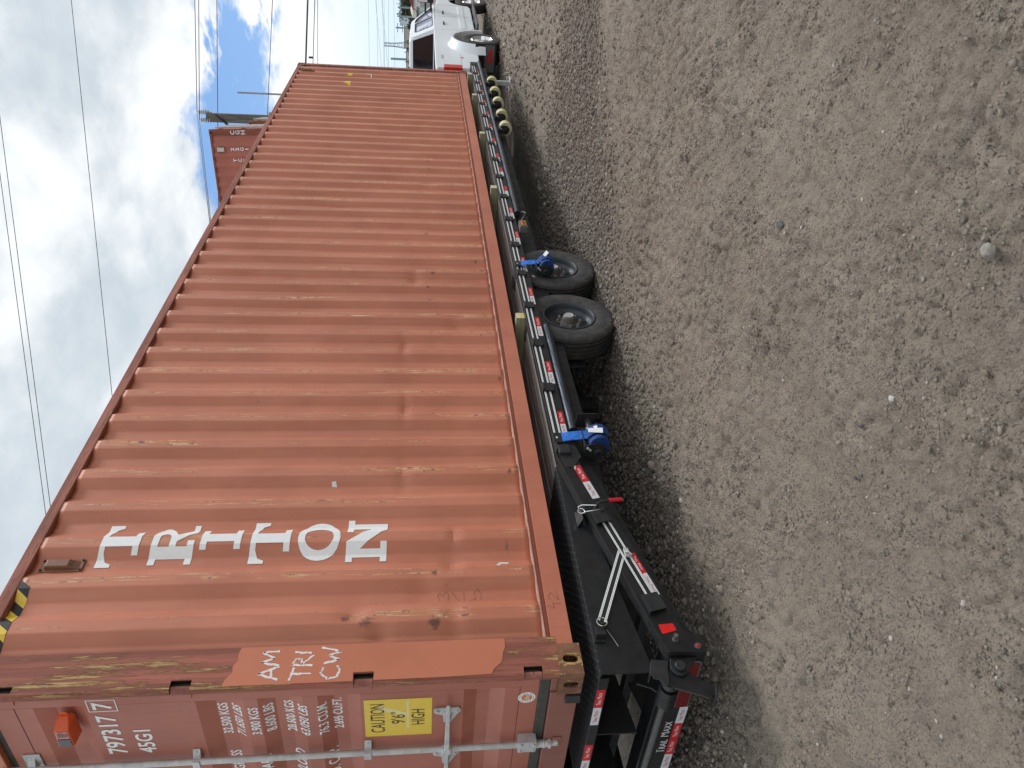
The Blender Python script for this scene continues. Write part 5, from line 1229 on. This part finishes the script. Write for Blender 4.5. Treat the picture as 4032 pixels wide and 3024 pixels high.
t = TB(); t.add([(rw(v) - .018, u, v) for u, v in [(-.91, 1.385), (.91, 1.385), (.72, 1.835), (-.72, 1.835)]], [(0, 1, 2, 3)]); t.build("rear_window", GLS, tk)
t = TB(); t.box(1.45, 1.48, -.12, .12, roof_z + .0355, roof_z + .06); t.build("brake_light", BPL, tk, .006)
t = TB(); t.add([(2.64, -B1, roof_z - .01), (2.64, B1, roof_z - .01), (3.66, B0 - .03, 1.35), (3.66, -B0 + .03, 1.35)], [(0, 1, 2, 3)]); t.build("windscreen", GLS, tk)
t = TB(); t.box(1.6, 1.9, -.75, .75, 1.30, 1.62); t.box(2.6, 2.85, -.75, .75, 1.30, 1.62); t.build("seats", BPL, tk, .04)
def truck_text(s_, x0, x1, z0, z1, mat, sgn=-1):
    V, F = text2d(s_, 1, .8); V = fitbox(V, x0, x1, z0, z1); t = TB(); t.add([(u, sgn * (HW + .002), v) for u, v in V], F); return t.build("badge", mat, tk)
truck_text("4X4", -1.12, -.84, 1.20, 1.26, flat("badge_grey", (.30, .22, .22)))
t = TB(); t.cyl((-.98, -HW - .0005, .84), (-.98, -HW - .006, .84), .03, n=14); t.build("fuel_badge", REDT, tk)
# window stickers
for i in range(3):
    z = 1.66 - i * .07; 
    t = TB(); a = Vector(cabpt(1.95, z, -1)); t.add([(1.80, a.y - .010, z), (1.98 + .03 * i, a.y - .010, z), (1.98 + .03 * i, a.y + .002 - .010 + .016, z + .045), (1.80, a.y + .006, z + .045)], [(0, 1, 2, 3)]); t.build("window_sticker", flat("sticker_white", (.7, .72, .78)) if i == 0 else bpy.data.materials["sticker_white"], tk)
def truck_wheel(x, y, s, deep):
    o = bpy.data.objects.new("wheel", None); COL.objects.link(o); o.parent = tk; o.location = (x, y, .405)
    def part(nm, pr, mat, n=48):
        t = TB(); t.lathe((0, 0, 0), [(r, v * (-s) * -1 if s > 0 else v) for r, v in [(r, v) for r, v in pr]] if s < 0 else [(r, -v) for r, v in pr], 'y', n); return t.build(nm, mat, o, 0, True)
    part("tyre", tyre_prof(.405, .24, .225), RUBBER)
    if deep: part("rim", [(.228, -.10), (.22, -.112), (.212, -.10), (.20, -.02), (.19, .04), (.12, .06), (.085, .05), (.08, -.02), (.07, -.05), (0, -.055)], CHROME)
    else: part("rim", [(.228, -.10), (.22, -.112), (.21, -.10), (.20, -.06), (.15, -.085), (.10, -.11), (.085, -.14), (.07, -.15), (0, -.152)], CHROME)
    return o
for s in (-1, 1):
    truck_wheel(0, s * 1.045, s, True)
    t = TB(); t.lathe((0, s * .80, .405), tyre_prof(.405, .24, .225), 'y', 40); t.build("inner_tyre", RUBBER, tk, 0, True)
    truck_wheel(WB, s * .905, s, False)
t = TB(); t.cyl((0, -1, .405), (0, 1, .405), .07); t.cyl((WB, -.8, .405), (WB, .8, .405), .05); t.build("axles", BPL, tk)
for s in (-1, 1):
    t = TB(); t.prism([(p[0], p[1]) for p in archpts(WB, .56, 0, .42, 0, 180)] + [(p[0], p[1]) for p in archpts(WB, .535, 0, .42, 180, 0)], 'y', *sorted((s * (HW - .09), s * .45))); t.prism([(p[0], p[1]) for p in archpts(0, .58, 0, .44, 0, 180)] + [(p[0], p[1]) for p in archpts(0, .562, 0, .44, 180, 0)], 'y', *sorted((s * (HW - .075), s * .6))); t.build("wheel_liner", BPL, tk)

# ================================================================== STACKED CONTAINERS BEHIND
def small_container(x, y, z, base, label, chalk=False, L20=6.058, H=2.591, col2=None):
    # long axis along Y, near long side faces -X, door end faces -Y
    o = thing("stacked_container", (x + 1.22, y + L20 / 2, z), label, "shipping container", "containers stacked beyond the long one")
    m = base; P0 = (x, y, z)
    def bb(mb, a, b, c, d, e, f): mb.box(x + a, x + b, y + c, y + d, z + e, z + f)
    mb = MB(); pr = []; yy = .20
    while yy < L20 - .2:
        for du, dx in ((0, .012), (.068, .048), (.140, .048), (.210, .012)): pr.append((dx, yy + du))
        yy += .281
    pr = [(.012, .2)] + [(a, b) for a, b in pr if b < L20 - .19] + [(.012, L20 - .19)]
    n = len(pr); mb.add([(x + a, y + b, z + c) for c in (.15, H - .07) for a, b in pr], [(i, i + 1, n + i + 1, n + i) for i in range(n - 1)]); mb.build("side_wall", m[0], o, dz=0)
    mb = MB(); bb(mb, .06, 2.38, .06, L20 - .06, .15, H - .03); mb.build("body", m[0], o, dz=0)
    mb = MB(); bb(mb, 0, .06, .1785, L20 - .1785, H - .0695, H - .006); bb(mb, 0, .05, .1785, L20 - .1785, .02, .1495); mb.build("side_rail", m[1], o, .004, dz=0)
    for yy0, yy1 in ((.003, .1995), (L20 - .18, L20 - .003)): mb = MB(); bb(mb, .003, .05, yy0, yy1, .1185, H - .1185); mb.build("corner_post", m[1], o, .004, dz=0)
    for zz in (0, H - .118):
        for yy in (0, L20 - .178):
            mb = MB(); bb(mb, 0, .162, yy, yy + .178, zz, zz + .118); c_ = mb.build("corner_casting", m[1], o, .004, dz=0)
            mb = MB(); mb.prism([(yy + y + p[0], zz + z + p[1]) for p in oval(.089, .059, .05, .08)], 'x', x - .001, x - .0005); mb.build("casting_hole_shade", SLOTM, c_, dz=0)  # dark oval laid on the solid block for the hole's shade
    mb = MB(); bb(mb, .17, 2.27, -.002, .05, .12, H - .12); d = mb.build("door", m[0], o, .004, dz=0)
    for q in (.45, .95, 1.5, 2.0): mb = MB(); mb.cyl((x + q, y - .035, z + .1), (x + q, y - .035, z + H - .08), .02, n=10); mb.build("lock_rod", GALV, d, dz=0)
    for q in (.35, 1.0, 1.6, 2.25): mb = MB(); bb(mb, .02, .05, -.022, .01, q - .06, q + .06); mb.build("hinge", m[1], d, dz=0)
    return o
FARR = (M("far_container_red", (.44, .135, .09), .55, 0, .12, .8, 0), rust_mat("far_container_rust", .25, (.26, .08, .05), (8, 8, 2)))
FARG = (M("far_container_green", (.20, .30, .27), .6, 0, .15, .8, 0), M("far_container_green_edge", (.40, .42, .38), .6, 0, .2, 3, 0))
FARB = (M("far_container_tan", (.30, .17, .10), .6, 0, .15, .8, 0), rust_mat("far_container_rust_tan", .5, (.3, .13, .07), (8, 8, 2)))
cx0, cy0 = 21.20, 4.0
tops = []
for lv, lab in ((0, "red container at the bottom of the stack behind the long container"), (1, "red container in the middle of the stack behind the long container"), (2, "topmost red container of the stack, with chalk marks on its corner post")):
    tops.append(small_container(cx0, cy0, lv * 2.592, FARR, lab))
tp = tops[-1]; zT = 2 * 2.592
def side_text(s, yc, zc, h, wd, mat=WHITEL, xx=cx0 + .0):
    V, F = text2d(s, 1, .8, 0, .02); wd *= .25 if s == '1' else 1; V = fitbox(V, -wd / 2, wd / 2, -h / 2, h / 2); mb = MB()
    # reader faces +X, so his right is -Y
    mb.add([(xx, yc - u, zc + v) for u, v in V], F); return mb.build("lettering", mat, tp, dz=0)
for i, ch in enumerate("22G1"): side_text(ch, cy0 + .57, zT + 2.591 - .60 - i * .137, .10, .10)
for i, ch in enumerate("TCKU"): side_text(ch, cy0 + .88, zT + 2.591 - .64 - i * .137, .10, .10)
for i, ch in enumerate("CGH"):
    side_text(ch, cy0 + .10, zT + 2.591 - .66 - i * .15, .12, .11, CHALK, cx0 + .001)
mb = MB(); mb.box(cx0 - .03, cx0 + .0, cy0 + .51, cy0 + .63, zT + 2.22, zT + 2.42); mb.build("ventilator", GALV, tp, .01, dz=0)
mb = MB(); mb.box(cx0 - .0005, cx0 + .0015, cy0 + .62, cy0 + .78, zT + 1.20, zT + 1.40); mb.build("sticker", YEL, tp, dz=0)
nb = []
for k, (dx, dy, base, h0, nm) in enumerate(((2.60, -.14, FARB, -.62, "tan container"), (5.25, -.34, FARG, -.80, "pale green container"))):
    for l_ in range(3):
        nb.append(small_container(cx0 + dx, cy0 + dy, l_ * 2.592 + (h0 if l_ else h0 * 0) - (0 if l_ else 0), base, ("bottom ", "middle ", "topmost ")[l_] + nm + (" of the row directly behind the red stack" if k == 0 else " of the row furthest behind the red stack"), H=2.591 + (h0 if l_ == 0 else 0)))
# the whole group stands turned a little and on sloping ground
piv = Vector((cx0, cy0, 7.776))
RM = Matrix.Translation(piv) @ Matrix.Rotation(R(14.2), 4, 'Z') @ Matrix.Rotation(R(-3.3), 4, 'X') @ Matrix.Translation(-piv)
for o in tops + nb: o.matrix_world = RM @ Matrix.Translation(o.location)
# ================================================================== POLES AND WIRES
up_ = thing("utility_pole", (35.54, 7.88, 0), "weathered wooden utility pole with two white insulators on top, behind the stacked containers", "utility pole")
mb = MB(); mb.tube([(35.54, 7.88, 0), (35.54, 7.88, 6), (35.54, 7.88, 11.5)], [.26, .23, .205], 16); mb.build("pole", POLEW, up_, smooth=True, dz=0)
mb = MB(); mb.hexa([(35.40, 7.70, 11.02), (35.5, 7.70, 11.0), (35.1, 8.12, 10.36), (35.0, 8.12, 10.38), (35.40, 7.70, 11.12), (35.5, 7.70, 11.1), (35.1, 8.12, 10.46), (35.0, 8.12, 10.48)]); mb.build("brace", M("dark_brace", (.03, .025, .022), .8), up_, dz=0)
INS = M("porcelain_grey", (.55, .55, .53), .3)
for (x, y_, z0, z1) in ((35.71, 7.70, 11.36, 11.93), (35.42, 7.97, 11.25, 11.80)):
    mb = MB(); pr = []
    for i in range(5): zz = (z1 - z0) * (.15 + .17 * i); pr += [(.05, zz), (.11, zz + .01), (.11, zz + .035), (.05, zz + .05)]
    mb.lathe((x, y_, z0), [(.03, -.05)] + pr + [(.04, z1 - z0 - .03), (0, z1 - z0)], 'z', 14); mb.build("insulator", INS, up_, smooth=True, dz=0)
mb = MB(); mb.cyl((61.58, 13.56, 0), (61.58, 13.56, 15.75), .07, n=10); o = mb.build("steel_mast", M("mast_grey", (.28, .30, .32), .5), dz=0); tag(o, "thin grey steel mast standing alone just right of the wooden pole", "mast")
WIREM = flat("wire_dark", (.05, .055, .065), .6)
def wire(P0, P1, r, label, ext=(.5, 1.0), sag=.0, grp="power lines crossing the sky"):
    a, b = Vector(P0), Vector(P1); d = b - a; s = a - d * ext[0]; e = b + d * ext[1]; mb = MB(); pts = []
    for i in range(17):
        t = i / 16; p = s.lerp(e, t); p.z -= sag * 4 * t * (1 - t); pts.append(p)
    mb.tube(pts, r, 6); o = mb.build("power_line", WIREM, smooth=True, dz=0); tag(o, label, "power line", grp); return o
wire((8.51, .01, 7.03), (5.69, 3.95, 6.39), .0042, "near overhead wire, upper of the pair at the top of the sky", (1.5, 2))
wire((8.06, .66, 7.02), (5.63, 4.06, 6.45), .0042, "near overhead wire, lower of the pair crossing the grey cloud", (1.5, 2))
wire((13.88, -.5, 7.91), (9.80, 5.26, 7.17), .0055, "single wire running alone across the grey clouds", (1.5, 1.5))
wire((38.68, 3.45, 12.08), (35.71, 7.70, 11.96), .017, "wire running right from the farther insulator of the wooden pole", (4, 0))
wire((38.66, 3.43, 11.90), (35.42, 7.97, 11.83), .017, "wire running right from the nearer insulator of the wooden pole", (4, 0))
wire((35.71, 7.70, 11.96), (19.17, 5.94 + 0.0, 7.59 + .0), .012, "wire falling left from the farther insulator towards the container roof", (0, .25))
wire((35.42, 7.97, 11.83), (19.35, 6.05, 7.61), .012, "wire falling left from the nearer insulator towards the container roof", (0, .25))
wire((48.78, 5.03, 13.42), (44.4, 11.35, 13.34), .02, "thin wire crossing the blue gap above the mast", (2, 2))
wire((48.48, 4.81, 10.22), (44.76, 10.25, 10.49), .02, "thin wire low in the blue gap, crossing the mast", (2, 1))
wire((31.44, 2.03, 6.01), (30.08, 4.01, 6.08), .034, "thick black cable over the container's far top corner", (4, 4))
wire((31.42, 2.01, 5.74), (30.06, 3.99, 5.80), .014, "slack thin cable just below the thick black cable", (4, 4))
wire((31.41, 2.0, 5.63), (30.04, 3.98, 5.62), .010, "thinnest cable of the three over the container's far top corner", (4, 4))
mb = MB(); mb.box(30.05, 30.14, 3.80, 3.86, 5.78, 5.95); o = mb.build("cable_clamp", WIREM, dz=0); tag(o, "small clamp hanging on the slack thin cable", "clamp")
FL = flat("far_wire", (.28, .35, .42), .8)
for i, (z0, z1) in enumerate(((16.6, 16.6), (14.5, 14.3), (13.1, 12.6), (12.2, 12.4), (10.9, 11.6), (9.9, 9.6), (15.6, 12.0), (14.0, 10.4))):
    a, b = Vector((243, 34.2 - 12, z0)), Vector((230.5, 51.7 + 12, z1)); mb = MB(); pts = []
    for k in range(13): t = k / 12; p = a.lerp(b, t); p.z -= 1.0 * 4 * t * (1 - t) * (.2 + .15 * (i % 3)); pts.append(p)
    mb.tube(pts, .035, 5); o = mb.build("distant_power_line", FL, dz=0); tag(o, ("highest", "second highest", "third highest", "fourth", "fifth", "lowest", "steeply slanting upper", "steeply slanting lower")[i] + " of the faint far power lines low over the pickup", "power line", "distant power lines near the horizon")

# ================================================================== FAR BACKGROUND
def lattice(x, y, H, wb, wt, label):
    mb = MB(); n = 9; r = .22
    def c(t, k): w_ = wb + (wt - wb) * min(1, t * 1.35); a = [(-1, -1), (1, -1), (1, 1), (-1, 1)][k]; return (x + a[0] * w_ / 2, y + a[1] * w_ / 2, H * t)
    o = thing("lattice_tower", (x, y, 0), label, "pylon")
    for k in range(4): mb.tube([c(i / n, k) for i in range(n + 1)], r, 4)
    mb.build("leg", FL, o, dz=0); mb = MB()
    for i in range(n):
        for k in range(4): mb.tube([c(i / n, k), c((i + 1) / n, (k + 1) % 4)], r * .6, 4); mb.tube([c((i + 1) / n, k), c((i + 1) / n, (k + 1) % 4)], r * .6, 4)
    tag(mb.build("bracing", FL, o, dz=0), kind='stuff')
lattice(646, 126.4, 30.2, 7.0, 2.2, "grey lattice transmission tower standing far off above the pickup's roof")
def farpole(x, y, H, r, label, arms=1, mat=FL):
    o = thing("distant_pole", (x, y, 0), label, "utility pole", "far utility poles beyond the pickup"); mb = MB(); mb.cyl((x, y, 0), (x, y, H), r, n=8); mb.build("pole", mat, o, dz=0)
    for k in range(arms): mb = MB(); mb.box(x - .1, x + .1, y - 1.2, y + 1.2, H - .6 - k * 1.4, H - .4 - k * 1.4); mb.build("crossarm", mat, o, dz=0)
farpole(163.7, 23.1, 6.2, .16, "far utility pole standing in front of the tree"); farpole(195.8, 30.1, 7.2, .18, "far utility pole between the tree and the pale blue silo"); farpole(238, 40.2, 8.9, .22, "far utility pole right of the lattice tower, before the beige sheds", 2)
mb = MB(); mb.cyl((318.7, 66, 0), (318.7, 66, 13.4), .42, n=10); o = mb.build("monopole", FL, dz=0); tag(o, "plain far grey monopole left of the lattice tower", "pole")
def simple_building(name, x, y, w_, d, h, mat, roofm, label, cat, gable=.0, wins=2):
    o = thing(name, (x, y, 0), label, cat); mb = MB(); mb.box(x - d / 2, x + d / 2, y - w_ / 2, y + w_ / 2, 0, h); wl = mb.build("wall", mat, o, dz=0)
    if gable: mb = MB(); mb.prism([(y - w_ / 2 - .3, h + .002), (y + w_ / 2 + .3, h + .002), (y, h + gable)], 'x', x - d / 2 - .3, x + d / 2 + .3); mb.build("roof", roofm, o, dz=0)
    else: mb = MB(); mb.box(x - d / 2 - .1, x + d / 2 + .1, y - w_ / 2 - .1, y + w_ / 2 + .1, h + .002, h + .25); mb.build("roof", roofm, o, dz=0)
    for i in range(wins):
        yy = y - w_ / 2 + (i + 1) * w_ / (wins + 1); mb = MB(); mb.box(x - d / 2 - .03, x - d / 2 - .01, yy - .4, yy + .4, h * .4, h * .4 + .9); mb.build("window", flat("far_window", (.05, .055, .06), .2) if "far_window" not in bpy.data.materials else bpy.data.materials["far_window"], o, dz=0)
    return o
CREAM = flat("cream_wall", (.62, .58, .50), .8); BEIGE = flat("beige_wall", (.48, .44, .40), .8); TEAL = flat("teal_mesh", (.34, .44, .44), .8); PALEB = flat("pale_blue_wall", (.60, .72, .76), .7); RROOF = flat("dull_red_roof", (.22, .075, .07), .8); DROOF = flat("dark_roof", (.10, .10, .10), .8); WHW = flat("whitewashed", (.72, .72, .70), .8)
simple_building("house", 142.5, 17.3, 4.2, 5, 3.0, WHW, RROOF, "white house with a dull red roof at the edge of the picture", "house", 1.1)
o = thing("round_tank", (141.5, 19.8, 0), "squat cream coloured round tank beside the white house", "tank"); mb = MB(); mb.lathe((141.5, 19.8, 0), [(1.35, 0), (1.35, 2.7), (1.2, 3.1), (.6, 3.4), (0, 3.5)], 'z', 24); mb.build("shell", CREAM, o, smooth=True, dz=0); mb = MB(); mb.box(140.0, 140.12, 19.6, 20.0, 1.9, 2.5); mb.build("hatch", BLK, o, dz=0)
simple_building("site_cabin", 119, 17.1, 2.0, 3, 2.1, TEAL, DROOF, "grey-green mesh sided cabin seen over the pickup's bonnet", "cabin", 0, 0)
simple_building("silo_building", 284, 45.8, 3.0, 6, 8.6, PALEB, PALEB, "tall pale blue building far behind the trees", "building", 0, 0)
simple_building("shed", 324, 57.5, 9, 10, 8.0, BEIGE, DROOF, "long beige shed far off, nearest the tree", "shed", 0, 3); simple_building("shed", 319, 66.5, 8, 10, 7.2, CREAM, DROOF, "cream shed far off behind the pickup's roof", "shed", 0, 3)
simple_building("store", 262, 36.5, 7, 8, 4.2, CREAM, DROOF, "low cream building beside the far tree's foot", "building", .8, 3)
def tree(x, y, H, cr, label, n=2600, seed=1, leafs=.22, col=(.06, .085, .04)):
    q = np.random.default_rng(seed); o = thing("tree", (x, y, 0), label, "tree"); mb = MB(); mb.tube([(x, y, 0), (x + .1, y, H * .35), (x, y + .2, H * .7)], [.28, .2, .08], 8)
    for i in range(9): a = q.uniform(0, 6.28); mb.tube([(x, y, H * (.3 + .04 * i)), (x + cr * .4 * math.cos(a), y + cr * .4 * math.sin(a), H * (.5 + .04 * i)), (x + cr * .8 * math.cos(a), y + cr * .8 * math.sin(a), H * (.6 + .045 * i))], [.1, .06, .03], 5)
    mb.build("trunk", POLEW, o, dz=0)
    cl = [(q.normal(0, .45), q.normal(0, .45), q.normal(0, .35)) for _ in range(26)]
    co = []; 
    for i in range(n):
        c = cl[q.integers(0, 26)]; p = np.array(c) + q.normal(0, .14, 3); p = np.array([x + p[0] * cr, y + p[1] * cr, H * .64 + p[2] * H * .42]); u = q.normal(0, 1, 3); u /= np.linalg.norm(u); v = np.cross(u, q.normal(0, 1, 3)); v /= np.linalg.norm(v); s = leafs * q.uniform(.5, 1.4)
        co += [p + u * s, p + v * s, p - u * s * .8, p - v * s]
    co = np.array(co) - np.array([x, y, 0]); co[:, 2] = np.maximum(co[:, 2], .3)
    m, t, b = newmat("foliage"); v = objco(t); L(t, MIX(t, SMOOTH(t, noise(t, v, 1.2, 4, .6), .35, .65), mul(col, .6), mul(col, 1.5)), b.inputs['Base Color']); b.inputs['Roughness'].default_value = .7
    c = npmesh("crown", co, np.arange(n * 4).reshape(-1, 4), m, smooth=False); c.parent = o
tree(219, 31.5, 8.4, 3.6, "ragged dark green tree standing above the far houses", 3600, 1)
tree(226, 36.6, 5.0, 2.2, "small bushy tree beside the larger ragged tree", 1400, 2)
tree(266, 51.2, 6.6, 2.6, "thin shrub in front of the far beige sheds", 900, 3, .2, (.10, .12, .06)); tree(264, 54.0, 6.2, 2.2, "sparse shrub nearest the pickup's roof", 700, 4, .2, (.10, .12, .06))
tree(150, 20.9, 3.2, 1.5, "low brown bush between the round tank and the cabin", 900, 5, .16, (.10, .07, .045))
mb = MB(); q = np.random.default_rng(8)
o = thing("mesh_fence", (118, 24, 0), "pale mesh fence closing the far side of the yard", "fence")
mb.box(124.0, 124.05, -60, 90, .05, 1.9); mb.build("fence_panel", flat("fence_grey", (.42, .42, .40), .8), o, dz=0)
fpz = MB(); 
for i in range(48): fpz.cyl((123.9, -60 + i * 3.1, 0), (123.9, -60 + i * 3.1, 2.05), .04, n=6)
tag(fpz.build("fence_post", FL, o, dz=0), kind='stuff')

# scraps on the ground
leaf(.95, -1.93, .032, .4, "dark grey slate-like scrap flat on the dirt near the weed", SC2)
leaf(-.12, -1.60, .016, 1.1, "small dark leaf-like scrap near the white stone", SC1)
leaf(-.18, -1.40, .014, .3, "tiny dark scrap nearest the trailer in the foreground", SC1)
